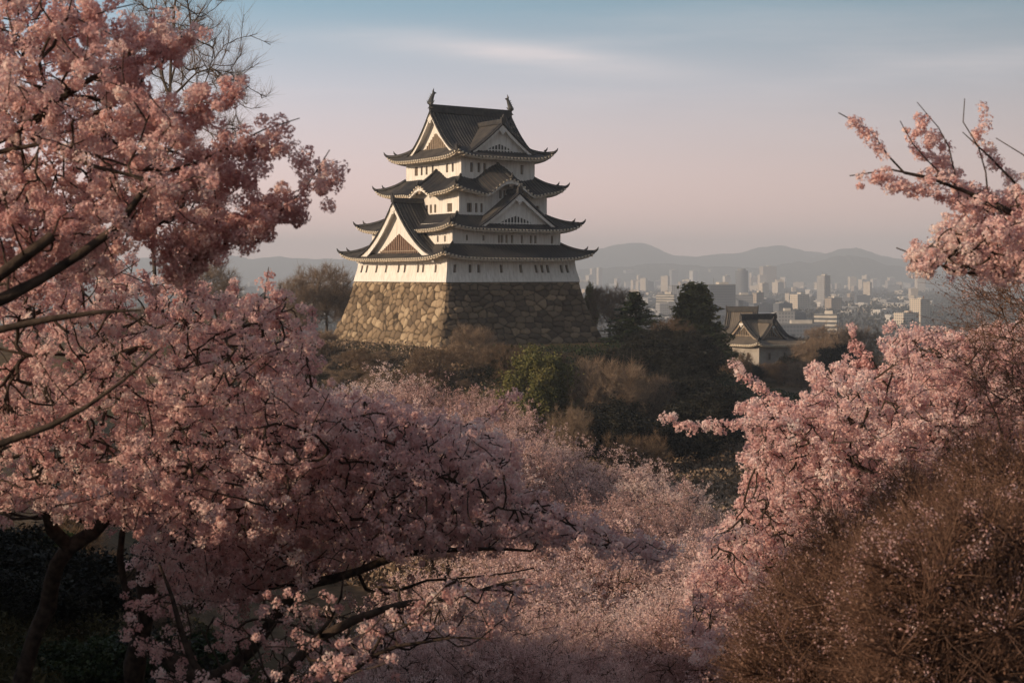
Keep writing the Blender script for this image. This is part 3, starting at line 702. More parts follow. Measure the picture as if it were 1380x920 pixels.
B(1101, 1119, 372, 412, .9, R(38), 'facade_grey', 'tall isolated slab tower with one bright sunlit side', kind='fins')
B(1065, 1090, 397, 420, .8, R(30), 'facade_cream', 'cream apartment block with a grid of windows below the slab tower')
B(1014, 1029, 395, 424, .8, R(28), 'facade_tan', 'tan block rising just behind the gatehouse roof')
B(948, 990, 384, 432, .7, R(12), 'facade_dark', 'big dark glass block right of the spreading pine')
B(902, 950, 385, 418, .5, R(5), 'facade_grey', 'long grey block behind the spreading pine')
B(984, 1014, 398, 426, .6, R(8), 'facade_grey', 'grey block with a flat white roof edge left of the tan block')
B(825, 834, 346, 382, .9, R(20), 'facade_dark', 'slender dark tower beside the castle eaves', kind='fins')
B(795, 803, 362, 388, .9, R(25), 'facade_cream', 'left pale twin tower beside the castle wall')
B(804, 812, 361, 389, .9, R(25), 'facade_cream', 'right pale twin tower beside the castle wall')
B(858, 866, 371, 391, .7, R(25), 'facade_cream', 'small cream tower above the dark conifer')
B(929, 941, 365, 388, .8, R(30), 'facade_white', 'white rounded looking tower above the spreading pine')
B(955, 959, 363, 386, 1, R(20), 'facade_cream', 'thin pale tower right of the spreading pine top')
B(974, 984, 372, 396, .8, R(22), 'facade_white', 'white stepped tower left of the round tower')
B(1010, 1017, 368, 388, .9, R(25), 'facade_cream', 'cream tower just right of the round tower')
B(1024, 1046, 359, 392, .6, R(15), 'facade_tan', 'broad tan high rise on the skyline')
B(840, 856, 364, 386, .7, R(18), 'facade_grey', 'grey tower group above the dark conifer')
B(902, 914, 364, 389, .7, R(22), 'facade_grey', 'grey tower with pale crown left of the white tower')
B(1112, 1134, 402, 424, .8, R(25), 'facade_tan', 'tan block behind the banded office block')
B(1045, 1070, 420, 446, .6, R(4), 'facade_grey', 'grey low block right of the small turret roof')
B(1030, 1110, 437, 462, .25, R(3), 'facade_dark', 'long dark hall with a pale roof edge behind the small turret')
B(1174, 1186, 376, 388, .8, R(20), 'facade_white', 'white block on the far right of the plain')
B(1196, 1206, 374, 388, .7, R(20), 'facade_cream', 'cream block furthest right before the blossom')
B(780, 796, 380, 396, .6, R(10), 'facade_grey', 'grey block touching the castle wall edge')
B(914, 928, 380, 400, .8, R(16), 'facade_tan', 'tan office with flat top behind the pine crown')
# repeated small blocks: seven sources, copied over the plain
def small_block(kind):
    name, mat, w, d, h, label = kind
    b = MB(); b.box((0, 0, h/2), (w/2, d/2, h/2)); b.box((w*.15, 0, h + 1.0), (w*.15, d*.2, 1.1))
    if 'house' in name:
        b = MB(); b.box((0, 0, h/2), (w/2, d/2, h/2))
        x, y = w/2 + .5, d/2 + .5; b.add([(-x,-y,h),(x,-y,h),(x,y,h),(-x,y,h),(-x,0,h+3),(x,0,h+3)], [(0,1,5,4),(2,3,4,5),(1,2,5),(3,0,4)])
    return b, name, mat, label
KINDS = [('office_block', 'facade_cream', 30, 18, 18, 'small cream block among the hazy city buildings'),
         ('office_block', 'facade_white', 46, 22, 12, 'low wide white block among the hazy city buildings'),
         ('office_block', 'facade_grey', 34, 24, 22, 'mid height grey block among the hazy city buildings'),
         ('apartment_tower', 'facade_tan', 24, 18, 34, 'tan apartment tower among the hazy city buildings'),
         ('apartment_tower', 'facade_cream', 22, 20, 46, 'cream apartment tower among the hazy city buildings'),
         ('warehouse', 'concrete_pale', 70, 34, 9, 'long pale warehouse roof among the hazy city buildings'),
         ('house', 'facade_tan', 20, 14, 7, 'small gabled house among the hazy city buildings'),
         ('office_block', 'facade_dark', 36, 26, 26, 'dark glass block among the hazy city buildings')]
protos = []
for k in KINDS:
    b, name, mat, label = small_block(k); me = None; protos.append([b, name, mat, label, None])
r = np.random.default_rng(21)
for i in range(285):
    d = float(1500 * (4.9 ** (r.random() ** .8))); 
    px = r.uniform(775, 1250) if r.random() < .88 else r.uniform(225, 470)
    if d < 1500 and px < 880: d *= 1.5
    k = int(r.choice(8, p=[.16, .16, .17, .07, .07, .14, .15, .08] if d < 4200 else [.2, .16, .12, .17, .2, .05, 0, .1]))
    p = protos[k]
    if p[4] is None: o = p[0].build(p[1], p[2]); p[4] = o
    else: o = p[4].copy(); COL.objects.link(o)
    tag(o, p[3], 'building', 'hazy city ' + p[1].replace('_', ' ') + 's ' + p[2].split('_')[-1])
    o.location = ((px - 690) / F * d, d, PL); o.rotation_euler = (0, 0, R(float(r.choice([-28, 22, 35, 8])) + r.uniform(-5, 5)))
    s_ = r.uniform(.42, .85) * (1.0 if d < 4000 else 1.5); o.scale = (s_, s_, s_ * r.uniform(.7, 1.2))

# ------------------------------------------------------------------ vegetation
def quads(C_, Nn, size, tint, k=4, aspect=1.0, rs=rng):
    """little rhombic faces at C_ with normals Nn"""
    n = len(C_); up = rs.normal(size=(n, 3)); a = np.cross(Nn, up); a /= np.linalg.norm(a, axis=1)[:, None] + 1e-9; b = np.cross(Nn, a)
    size = np.broadcast_to(np.asarray(size, float), (n,))[:, None]
    v = np.stack([C_ - a*size*aspect, C_ - b*size*.62 , C_ + a*size*aspect, C_ + b*size*.62], 1)
    v[:, 1] += Nn * size * .25; v[:, 3] += Nn * size * .25
    return v.reshape(-1, 3), np.arange(4*n), np.repeat(tint, 4)
def unit(n, rs): v = rs.normal(size=(n, 3)); return v / np.linalg.norm(v, axis=1)[:, None]
def blossom_mesh(centers, rad, nfl, fsize, lod, rs, tint0=None):
    """pom-poms of flowers; lod 5: five petals each, lod 1: one bent face each"""
    K = len(centers); rad = np.broadcast_to(np.asarray(rad, float), (K,))
    ct = rs.beta(2.2, 2.6, K) if tint0 is None else tint0
    C_ = np.repeat(centers, nfl, 0); rr = np.repeat(rad, nfl); n = len(C_)
    D = unit(n, rs); D[:, 2] *= .9; pos = C_ + D * (rr * rs.uniform(.55, 1.05, n))[:, None]
    Nn = D + .55 * rs.normal(size=(n, 3)); Nn /= np.linalg.norm(Nn, axis=1)[:, None]
    t = np.clip(np.repeat(ct, nfl) + rs.normal(0, .17, n), 0, 1)
    if lod == 1:
        return quads(pos, Nn, fsize * rs.uniform(.7, 1.3, n), t, rs=rs)
    up = rs.normal(size=(n, 3)); a = np.cross(Nn, up); a /= np.linalg.norm(a, axis=1)[:, None]; b = np.cross(Nn, a)
    vs = []; s = (fsize * rs.uniform(.75, 1.15, n))[:, None]
    for k in range(5):
        th_ = 2*pi*k/5; e = a*cos(th_) + b*sin(th_); f = -a*sin(th_) + b*cos(th_)
        vs.append(np.stack([pos, pos + s*(e*.62 - f*.36) + Nn*s*.22, pos + s*e*1.0 + Nn*s*.38, pos + s*(e*.62 + f*.36) + Nn*s*.22], 1))
    v = np.concatenate(vs, 1).reshape(-1, 3); m = np.repeat(t, 20)
    m = m.reshape(n, 5, 4).copy(); m[:, :, 0] -= .35; m[:, :, 2] += .1
    return v, np.arange(len(v)), np.clip(m.ravel(), 0, 1)
def tubes_np(P, Rr, k=5):
    """P (M,n,3) chains, Rr (M,n)"""
    M, n, _ = P.shape; t = np.gradient(P, axis=1); t /= np.linalg.norm(t, axis=2)[..., None] + 1e-9
    ref = np.array([.31, .17, .93]); a = np.cross(t, ref); a /= np.linalg.norm(a, axis=2)[..., None] + 1e-9; b = np.cross(t, a)
    th_ = np.arange(k) * 2*pi/k
    V_ = P[:, :, None] + Rr[:, :, None, None] * (a[:, :, None] * np.cos(th_)[:, None] + b[:, :, None] * np.sin(th_)[:, None])
    base = (np.arange(M) * n * k)[:, None, None]; i = np.arange(n-1)[None, :, None]; j = np.arange(k)[None, None]
    j2 = (j + 1) % k
    Fq = np.stack(np.broadcast_arrays(base+i*k+j, base+i*k+j2, base+(i+1)*k+j2, base+(i+1)*k+j), -1)
    return V_.reshape(-1, 3), Fq.reshape(-1)
class Wood:
    """a tree skeleton: given limbs, then twigs grown out to target points"""
    def __init__(s, rs): s.pos = []; s.par = []; s.rad0 = []; s.chains = []; s.rs = rs; s.tips = []
    def limb(s, pts, r0, r1, join=None, wob=.02, n=None):
        pts = np.array(pts, float)
        if join is not None and s.pos:
            A_ = np.array(s.pos); j = int(np.argmin(((A_ - pts[0])**2).sum(1)))
            if np.linalg.norm(A_[j] - pts[0]) > .04: pts = np.vstack([A_[j], pts])
        L = np.r_[0, np.cumsum(np.linalg.norm(np.diff(pts, axis=0), axis=1))]
        n = n or max(6, int(L[-1] / .22)); q = np.linspace(0, L[-1], n)
        # smooth the corners
        P = np.stack([np.interp(q, L, pts[:, k]) for k in range(3)], 1)
        for _ in range(2): P[1:-1] = (P[:-2] + 2*P[1:-1] + P[2:]) / 4
        g = s.rs.normal(0, 1, (max(3, n // 3) + 2, 3)); g = np.stack([np.interp(np.linspace(0, len(g)-1, n), np.arange(len(g)), g[:, k]) for k in range(3)], 1)
        P[1:-1] += s.rs.normal(0, wob*.4, (n-2, 3)) + g[1:-1] * min(.06, .014 + wob + (r0 + r1) * .35)
        par = -1
        if join is not None and s.pos: par = int(np.argmin(((np.array(s.pos) - P[0])**2).sum(1)))
        r = np.linspace(r0, r1, n) * (1 + s.rs.normal(0, .07, n))
        for k in range(n):
            s.pos.append(P[k]); s.par.append(par); s.rad0.append(r[k]); par = len(s.pos) - 1
        s.chains.append((P, r)); return P
    def grow(s, targets, n=5, lift=.25, tip_r=.0035, expo=.29, maxr=.06, jit=.035):
        """space filling: connect every target to the nearest wood"""
        nl = len(s.pos); M = len(targets); cap = nl + M * (n - 1)
        pos = np.zeros((cap, 3)); pos[:nl] = s.pos; par = -np.ones(cap, int); par[:nl] = s.par; cnt = np.zeros(cap); D_ = np.zeros((cap, 3))
        for k in range(nl):
            if par[k] >= 0: e = pos[k] - pos[par[k]]; D_[k] = e / (np.linalg.norm(e) + 1e-9)
        d0 = np.array([((pos[:nl] - t)**2).sum(1).min() for t in targets]); order = np.argsort(d0)
        m = nl; ch = []; q = np.linspace(0, 1, n)[:, None]
        for i in order:
            t = targets[i]; e = t - pos[:m]; dd = (e**2).sum(1); al = (e * D_[:m]).sum(1) / np.sqrt(dd + 1e-9); j = int((dd * (1 + 1.6 * (1 - al)**2)).argmin()); p0 = pos[j]; L = math.sqrt(dd[j])
            pj = par[j]; dr = (p0 - pos[pj]) if pj >= 0 else np.array([0, 0, 1.0]); dr = dr / (np.linalg.norm(dr) + 1e-9)
            c1 = p0 + dr * L * .22 + (t - p0) * .12; c2 = t - (np.array([0, 0, lift*.5]) + .8*(t-p0)/(L+1e-9)) * L * .4
            P = (1-q)**3*p0 + 3*(1-q)**2*q*c1 + 3*(1-q)*q*q*c2 + q**3*t
            P[1:-1] += s.rs.normal(0, jit*L, (n-2, 3)) * .5
            idx = []; p = j
            for k in range(1, n): pos[m] = P[k]; par[m] = p; e = P[k] - P[k-1]; D_[m] = e / (np.linalg.norm(e) + 1e-9); p = m; idx.append(m); m += 1
            ch.append((j, idx, P))
        # accumulate: walk from the newest back
        cnt[[c[1][-1] for c in ch]] = 1
        for k in range(m - 1, nl - 1, -1): cnt[par[k]] += cnt[k]
        rad = tip_r * np.maximum(cnt, 1) ** expo
        s.tw = []; Pm = np.zeros((len(ch), n, 3)); Rm = np.zeros((len(ch), n)); cm = np.zeros(len(ch))
        for c, (j, idx, P) in enumerate(ch):
            Pm[c] = P; rr = [min(maxr, rad[i]) for i in idx]; r0 = min(maxr, rad[idx[0]] * 1.05); Rm[c] = [r0] + rr; cm[c] = cnt[idx[0]]
        s.P, s.R, s.cnt = Pm, Rm, cm; return s
    def mesh(s, name, mat, parent, k=5, tint=None):
        vs, fs, n0 = [], [], 0
        for P, r in s.chains:
            kk = 9; v, f = tubes_np(P[None], r[None], kk); vs.append(v); fs.append(f + n0); n0 += len(v)
            # a rounded end
        if hasattr(s, 'P') and len(s.P): v, f = tubes_np(s.P, s.R, k); vs.append(v); fs.append(f + n0); n0 += len(v)
        vv = np.concatenate(vs); a = dict(tint=np.full(len(vv), .4)) if tint is None else dict(tint=np.clip(s.rs.normal(tint, .2, len(vv)), 0, 1))
        return link(name, mesh_np(vv, np.concatenate(fs), 4, True, a), mat, parent)
    def sleeves(s, spacing, off, maxcnt=4, q0=.15):
        """points along the young twigs, where blossom sits"""
        out_ = []
        for P, c in zip(s.P, s.cnt):
            if c > maxcnt: continue
            L = np.linalg.norm(P[-1] - P[0]); n = max(2, int(L / spacing)); q = np.linspace(q0, 1.0, n) * (len(P) - 1)
            i = np.minimum(q.astype(int), len(P) - 2); f = (q - i)[:, None]
            out_.append(P[i] * (1 - f) + P[i+1] * f)
        out_ = np.concatenate(out_); return out_ + s.rs.normal(0, off, out_.shape)
def in_poly(x, y, poly):
    poly = np.array(poly, float); c = np.zeros(len(x), bool); j = len(poly) - 1
    for i in range(len(poly)):
        xi, yi = poly[i]; xj, yj = poly[j]
        c ^= ((yi > y) != (yj > y)) & (x < (xj - xi) * (y - yi) / (yj - yi + 1e-9) + xi); j = i
    return c
SPRAY = .3
def volume_pts(poly, d0, d1, n, rs, clump=14, spread=.35, lean=0.0):
    """clumpy points through the crown's volume"""
    poly = np.array(poly, float); lo, hi = poly.min(0), poly.max(0); out_ = np.zeros((0, 3))
    while len(out_) < n:
        m = max(4, n // clump); x = rs.uniform(lo[0], hi[0], m*3); y = rs.uniform(lo[1], hi[1], m*3); k = in_poly(x, y, poly); x, y = x[k], y[k]
        d = rs.uniform(d0, d1, len(x)) + lean * (y - HY) / 550
        C_ = np.stack([(x-690)/F*d, d, -(y-HY)/F*d], 1)
        ang = rs.normal(0, .45, len(C_)) + SPRAY; az_ = rs.uniform(-.6, .6, len(C_)); dv = np.stack([np.cos(ang)*np.cos(az_), np.sin(az_)*np.cos(ang), np.sin(ang)*np.sign(np.cos(0))], 1)
        p = np.repeat(C_, clump, 0) + rs.normal(0, spread, (len(C_)*clump, 3)) * [.6, .8, .28] + np.repeat(dv, clump, 0) * rs.uniform(-1.9, 1.9, (len(C_)*clump, 1)) * spread
        px = 690 + F*p[:, 0]/p[:, 1]; py = HY - F*p[:, 2]/p[:, 1]
        p = p[in_poly(px, py, poly) & (p[:, 1] > d0*.9)]; out_ = np.concatenate([out_, p])
    return out_[rs.permutation(len(out_))[:n]]

def g3(x, y, dz=0): return np.array([x, y, float(gz(x, y)) + dz])
def put(name, v, f, t, mat, parent, kind=None):
    return link(name, mesh_np(v, f, 4, False, dict(tint=t)), mat, parent)
def cherry(label, base, trunk, limbs, regions, seed, lod, crad, nfl, fs, mat='blossom_deep', spacing=.1, off=.03, maxcnt=4, trunk_r=.16,
           group=None, sleeves=(), bare=0, tip_r=.0035, clump=14, spread=.35, twig_n=5, maxr=.017, dens=1.0):
    """base: ground point; trunk: polyline of 3d points; limbs: (points, r0, r1)"""
    rs = np.random.default_rng(seed); t = empty('cherry_tree', tuple(base), 0, label, 'cherry tree', group); base = np.array(base)
    W = Wood(rs); W.limb([base + [0, 0, -.2]] + [np.array(p) for p in trunk], trunk_r, trunk_r*.62, wob=.012)
    for (pts, r0, r1) in limbs: W.limb(pts, r0, r1, join=True, wob=.012)
    tg = np.concatenate([volume_pts(poly, d0, d1, int(n*dens), rs, clump, spread) for (poly, d0, d1, n) in regions])
    W.grow(tg, n=twig_n, tip_r=tip_r, maxr=maxr)
    cs = [W.sleeves(spacing, off, maxcnt)]
    for (pts, sp, of_) in sleeves:
        pts = np.array(pts, float); L = np.r_[0, np.cumsum(np.linalg.norm(np.diff(pts, axis=0), axis=1))]; q = np.arange(0, L[-1], sp)
        c = np.stack([np.interp(q, L, pts[:, k]) for k in range(3)], 1); cs.append(c + rs.normal(0, of_, c.shape))
    c = np.concatenate(cs); rr = crad * rs.uniform(.6, 1.25, len(c))
    # whole sprays share their tone a little
    tone = np.clip(.5 + .9 * vnoise(c[:, 0]*3 + c[:, 2]*2, c[:, 1]*3, seed, 3, 1.3) + rs.normal(0, .16, len(c)), 0, 1)
    v, f, ti = blossom_mesh(c, rr, nfl, fs, lod, rs, tone)
    for o in [W.mesh('trunk', 'bark', t, 5), put('crown', v, f, ti, mat, t)]:
        o.location = -base
    print(label[:40], 'clusters', len(c), 'faces', len(v)//4)
    return t

def VL(pts, d):   # photo polyline -> 3d, depth constant or per point
    return [V(p[0], p[1], p[2] if len(p) > 2 else d) for p in pts]
# --- near left tree, its limbs come in from outside the frame
b0 = g3(-5.3, 9.6)
fingers = [[(150,115,8.8),(190,92,8.7),(225,66,8.6),(258,44,8.6)], [(170,160,8.6),(230,150,8.5),(285,140,8.4),(318,124,8.4)],
           [(240,215,8.6),(300,212,8.5),(345,195,8.5),(383,172,8.5)], [(190,250,9),(270,250,9),(330,235,8.8),(350,220,8.8)],
           [(230,345,8.8),(300,330,8.7),(345,308,8.6),(392,284,8.6),(415,262,8.6),(432,236,8.6),(440,214,8.6)], [(250,300,8.8),(330,300,8.7),(380,270,8.6)],
           [(60,60,8.5),(90,30,8.5),(150,14,8.5)], [(150,60,9),(200,50,9),(240,60,9)], [(180,300,8.7),(230,330,8.7),(262,322,8.7)], [(240,380,8.8),(262,340,8.7),(280,310,8.7)]]
limbs = [(VL([(-420,560),(-200,300),(-60,215),(0,152),(35,138),(90,127),(130,108),(165,97),(220,68),(266,36)], 8.9), .085, .007),
         (VL([(-200,300),(-40,196),(0,183),(22,187),(45,155),(62,132),(90,110),(98,85)], 8.6), .03, .006),
         (VL([(-200,300),(-30,192),(20,202),(65,206),(130,206),(165,214),(186,228)], 8.4), .028, .006),
         (VL([(50,168),(70,180),(100,207),(135,220),(165,245),(235,250)], 8.2), .022, .006),
         (VL([(-420,560),(-160,470),(0,406),(20,390),(37,363),(53,337),(75,324),(97,315),(118,309),(140,292),(158,281),(190,262)], 7.7), .085, .018),
         (VL([(-160,450),(0,366),(30,360),(57,330),(70,318)], 7.75), .045, .03),
         (VL([(-160,480),(0,437),(35,440),(70,447),(100,438),(140,436),(190,418)], 7.5), .04, .005),
         (VL([(-420,760),(-120,660),(0,600),(20,584),(50,563),(80,553),(112,539),(140,512),(170,505),(215,470)], 7.6), .06, .006),
         (VL([(35,90),(60,65),(92,30),(100,-20)], 8.3), .012, .006), (VL([(40,-30),(55,10),(75,45),(92,64)], 8.2), .010, .005)]
limbs += [(VL([fp[0]] + fp[1:] + [(2*fp[-1][0]-fp[-2][0]-(fp[-1][0]-fp[-2][0])*.45, 2*fp[-1][1]-fp[-2][1]-(fp[-1][1]-fp[-2][1])*.45, fp[-1][2])], 9), .012, .003) for fp in fingers]
polyA = [(-250,-120),(60,-60),(140,0),(160,50),(190,95),(205,130),(240,165),(255,195),(285,215),(300,240),(310,262),(300,300),(250,310),(200,300),(170,340),(120,380),(-100,420),(-300,420)]
cherry('near pink cherry tree whose limbs reach in from the left edge against the sky', b0, [(-5.1, 9.4, -.8), (-5.0, 9.2, .2), (-4.4, 9.0, .9)], limbs,
       [(polyA, 7.8, 10.8, 1150)], 101, 1, .056, 80, .0125, spacing=.078, off=.03, sleeves=[(VL(fp, 9), .013, .062) for fp in fingers], dens=1.7)
# --- second tree on the left, behind and lower
b1 = g3(-4.6, 13.5)
polyB = [(-150,330),(120,335),(235,345),(262,372),(300,385),(330,410),(352,392),(372,382),(398,405),(418,440),(428,470),(425,520),(470,540),(470,600),(400,660),(300,690),(150,700),(-150,700)]
fB = [[(352,520,12.6),(362,470,12.5),(366,420,12.5),(362,360,12.5)], [(372,440,12.5),(378,400,12.5),(379,382,12.5)], [(300,470,12.8),(312,420,12.7),(316,375,12.7)], [(400,500,12.8),(416,450,12.8),(422,405,12.8)],
      [(235,430,12.4),(250,390,12.3),(258,356,12.3)]]
limbs = [(VL([(150,700,13),(180,670,13),(200,640,13),(260,560,13),(300,480,13)], 13), .06, .01), (VL([(82,735,13),(30,600,12.5),(-40,520,12),(-60,420,12)], 13), .07, .02),
         (VL([(120,560,13),(170,470,12.6),(240,430,12.4)], 13), .03, .008), (VL([(90,480,12),(60,500,12),(0,470,12)], 12), .02, .01),
         (VL([(260,600,13),(330,620,13),(390,560,13),(420,520,13)], 13), .03, .006)]
limbs += [(VL(fp, 12), .012, .003) for fp in fB]
cherry('deep pink cherry tree filling the left side below the horizon', b1, [V(30, 820, 13.2), V(80, 740, 13.1), V(150, 690, 13)], limbs,
       [(polyB, 11.2, 15.0, 1350), ([(-100,640),(300,620),(420,640),(360,730),(200,720),(60,700),(-100,690)], 11, 14.5, 200)], 102, 1, .062, 50, .0155, dens=1.7, spacing=.10, off=.045, sleeves=[(VL(fp, 12), .06, .022) for fp in fB], clump=16, spread=.4, trunk_r=.10, tip_r=.0045)
# --- third tree: the long sweep over the middle of the picture
b2 = g3(-2.9, 15.2)
polyC = [(300,560),(420,520),(470,545),(560,560),(640,572),(690,595),(700,622),(690,655),(760,690),(820,712),(890,728),(918,742),(880,762),(800,742),(700,735),(600,745),(480,760),(380,800),(250,830),(180,760),(200,680)]
fC = [[(560,640,15),(610,610,15),(650,575,15),(672,548,15),(690,528,15)], [(640,690,15),(740,710,15.4),(820,728,15.6),(870,742,15.6),(908,748,15.6)], [(420,600,14.6),(450,570,14.6),(455,548,14.6)],
      [(500,660,13.6),(520,650,13.6),(532,640,13.6)], [(560,662,13.8),(585,650,13.8),(592,642,13.8)], [(640,665,14),(676,650,14)], [(690,672,14.4),(722,660,14.4)], [(470,570,15),(510,552,15),(535,545,15)]]
limbs = [(VL([(180,880),(200,760),(240,700),(330,660),(420,640),(490,630),(560,628)], 14.8), .07, .012),
         (VL([(190,870),(150,720),(190,670),(215,600),(230,540)], 14.5), .05, .012),
         (VL([(290,930),(340,860),(400,800),(480,770),(560,745),(630,735),(715,742)], 14.0), .085, .012),
         (VL([(480,800),(560,790),(640,775),(720,765)], 14.2), .022, .006),
         (VL([(330,680),(400,700),(450,705),(500,706),(560,700)], 14.0), .035, .008),
         (VL([(560,690),(640,690),(720,705),(800,725),(870,745)], 15), .03, .006), (VL([(490,632),(540,610),(590,600)], 14.8), .02, .006)]
limbs += [(VL(fp, 14), .014, .004) for fp in fC]
cherry('dusky pink cherry tree sweeping across the middle with a dark forked trunk', b2, [V(168, 900, 14.8), V(178, 840, 14.8), V(196, 770, 14.8)], limbs,
       [(polyC, 13.2, 17.2, 1800), ([(350,520),(470,530),(600,560),(560,640),(350,640)], 13.5, 18, 300)], 103, 1, .066, 42, .0175, dens=2.0, mat='blossom_pale', spacing=.105, off=.05, sleeves=[(VL(fp, 12), .05, .03) for fp in fC], clump=18, spread=.42, trunk_r=.15, tip_r=.005)
# --- fourth: bottom left to centre, shaded, many bare limbs
b3 = g3(-1.9, 13.0)
polyD = [(150,790),(210,800),(260,810),(380,800),(500,790),(640,770),(740,790),(700,850),(560,900),(420,960),(220,960),(180,880)]
limbs = [(VL([(330,960),(380,900),(440,850),(520,815),(610,800),(700,780)], 11.5), .06, .008), (VL([(300,960),(250,900),(230,830),(215,760)], 11.8), .045, .01),
         (VL([(420,960),(460,900),(520,870),(600,850),(660,860)], 11.2), .035, .006), (VL([(440,860),(450,800),(470,760)], 11.3), .02, .005), (VL([(500,870),(560,830),(600,790)], 11.3), .014, .004)]
cherry('shaded cherry tree at the bottom with sprawling dark bare limbs', b3, [V(320, 1010, 12), V(325, 960, 11.8)], limbs,
       [(polyD, 10, 14.5, 330)], 104, 1, .055, 36, .0155, spacing=.14, off=.05, clump=9, spread=.3, trunk_r=.12, tip_r=.005)
SPRAY = -.3
# --- right: the branch against the sky
b4 = g3(5.2, 10.5)
fR = [[(1206,250,9.2),(1230,256,9.2),(1265,262,9.2),(1300,280,9.2)], [(1148,163,9),(1165,178,9),(1180,192,9),(1190,203,9)], [(1160,242,9.1),(1185,236,9.1),(1192,226,9.1)],
      [(1240,152,9.3),(1246,175,9.3),(1256,200,9.3),(1268,225,9.3),(1282,250,9.3)], [(1222,176,9.3),(1235,200,9.3),(1246,216,9.3)], [(1262,176,9.4),(1272,210,9.4),(1290,240,9.4)],
      [(1320,158,9.6),(1318,185,9.6),(1330,205,9.6),(1350,226,9.6),(1378,245,9.6)], [(1185,236,9.1),(1206,248,9.1),(1240,262,9.1)], [(1290,250,9.4),(1330,262,9.4),(1380,270,9.4)]]
limbs = [(VL([(1560,520,10),(1480,350,9.4),(1380,303,9.2),(1333,286,9.2),(1278,265,9.2),(1250,254,9.2),(1206,250,9.2),(1160,240,9.2),(1145,237,9.2)], 9), .045, .004),
         (VL([(1278,265,9.2),(1250,254,9.2),(1217,225,9.1),(1192,203,9),(1165,178,9),(1130,152,9)], 9), .009, .003),
         (VL([(1298,272,9.3),(1275,215,9.3),(1255,170,9.3),(1236,138,9.3)], 9), .008, .0025), (VL([(1331,285,9.3),(1333,220,9.4),(1318,180,9.5),(1300,133,9.6)], 9), .0065, .003),
         (VL([(1480,350,9.4),(1380,245,9.6),(1351,225,9.6),(1322,192,9.6),(1297,178,9.6)], 9), .02, .003), (VL([(1298,272,9.3),(1262,228,9.2),(1240,190,9.2),(1213,163,9.2)], 9), .0065, .003),
         (VL([(1480,350,9.4),(1400,210,9.6),(1372,195,9.6),(1342,186,9.6)], 9), .008, .003), (VL([(1500,400,9.6),(1400,380,9.4),(1300,370,9.2),(1240,350,9.2),(1208,334,9.2)], 9), .02, .004)]
polyE = [(1220,345),(1260,325),(1275,300),(1300,290),(1340,295),(1500,290),(1500,400),(1380,385),(1320,372),(1260,372),(1225,362)]
polyE2 = [(1235,240),(1262,205),(1290,250),(1380,262),(1450,250),(1450,300),(1380,298),(1300,282)]
cherry('light pink cherry tree with an arching branch over the sky at right', b4, [(5.3, 10.3, -1.2), (5.0, 10.0, -.4), (4.5, 9.9, -.1)], limbs,
       [(polyE, 8.4, 10.8, 420), (polyE2, 8.8, 9.8, 90)], 105, 1, .042, 50, .012, dens=1.6, mat='blossom_pale', spacing=.075, off=.03, sleeves=[(VL(fp, 9), .03, .022) for fp in fR], clump=12, spread=.25)
# --- right: the big bright one
KR = 1.42
VK = lambda p, d: VL([(q[0], q[1], q[2]*KR) for q in p], d)
b5 = g3(9.6, 24.0)
fG = [[(897,562,16),(920,573,16),(950,575,16),(990,572,16),(1040,570,16),(1085,566,16)], [(992,492,16.4),(1010,510,16.4),(1030,528,16.4),(1060,548,16.4),(1095,570,16.4)], [(1142,445,16.8),(1152,465,16.8),(1165,482,16.8),(1185,497,16.8)],
      [(1148,488,16.8),(1172,500,16.8),(1200,520,16.8)], [(1100,490,17),(1096,520,17),(1110,550,17)], [(1200,440,17.5),(1215,455,17.5),(1240,460,17.5)], [(992,545,16.6),(1020,552,16.6),(1060,560,16.6)],
      [(1000,618,16.5),(1030,625,16.5),(1070,625,16.5)], [(995,660,16.8),(1010,640,16.8),(1040,640,16.8)], [(1190,470,17),(1230,450,17),(1290,450,17)], [(1010,610,16.5),(1060,612,16.5)]]
limbs = [(VL([(q[0], q[1], q[2]*KR) for q in [(1420,880,17),(1330,760,16.5),(1250,690,16.2),(1180,641,16),(1120,606,16),(1088,570,16),(1060,556,16)]], 16), .09, .008),
         (VL([(q[0], q[1], q[2]*KR) for q in [(1330,760,16.5),(1300,640,16.5),(1240,560,16.6),(1200,520,16.8),(1165,480,16.8),(1140,442,16.8)]], 16), .04, .005),
         (VL([(q[0], q[1], q[2]*KR) for q in [(1120,606,16),(1060,575,16),(990,572,16),(940,574,16),(888,556,16)]], 16), .02, .004), (VL([(q[0], q[1], q[2]*KR) for q in [(1330,760,16.5),(1360,620,17),(1330,520,17.4),(1280,460,17.5)]], 16), .05, .008),
         (VL([(q[0], q[1], q[2]*KR) for q in [(1250,690,16.2),(1160,690,16.4),(1080,690,16.6),(1010,700,17)]], 16), .03, .006)]
limbs += [(VK(fp[::-1], 16), .012, .004) for fp in fG]
polyF = [(1000,545),(1040,535),(1085,545),(1092,492),(1125,488),(1165,500),(1200,510),(1190,470),(1205,445),(1250,445),(1300,455),(1400,420),(1520,420),(1520,640),(1300,660),(1200,730),(1100,800),(1000,860),(935,900),(925,800),(950,730),(990,690),(1010,650),(1000,620),(1010,595)]
cherry('bright pink cherry tree massed on the right slope, tips reaching toward the turret', b5, [V(1440, 900, 24), V(1430, 860, 24)], limbs,
       [(polyF, 21, 28, 2600)], 106, 1, .10, 44, .025, dens=2.2, mat='blossom_pale', spacing=.15, off=.06, sleeves=[(VK(fp, 12), .06, .05) for fp in fG], clump=18, spread=.62, trunk_r=.15, tip_r=.006)

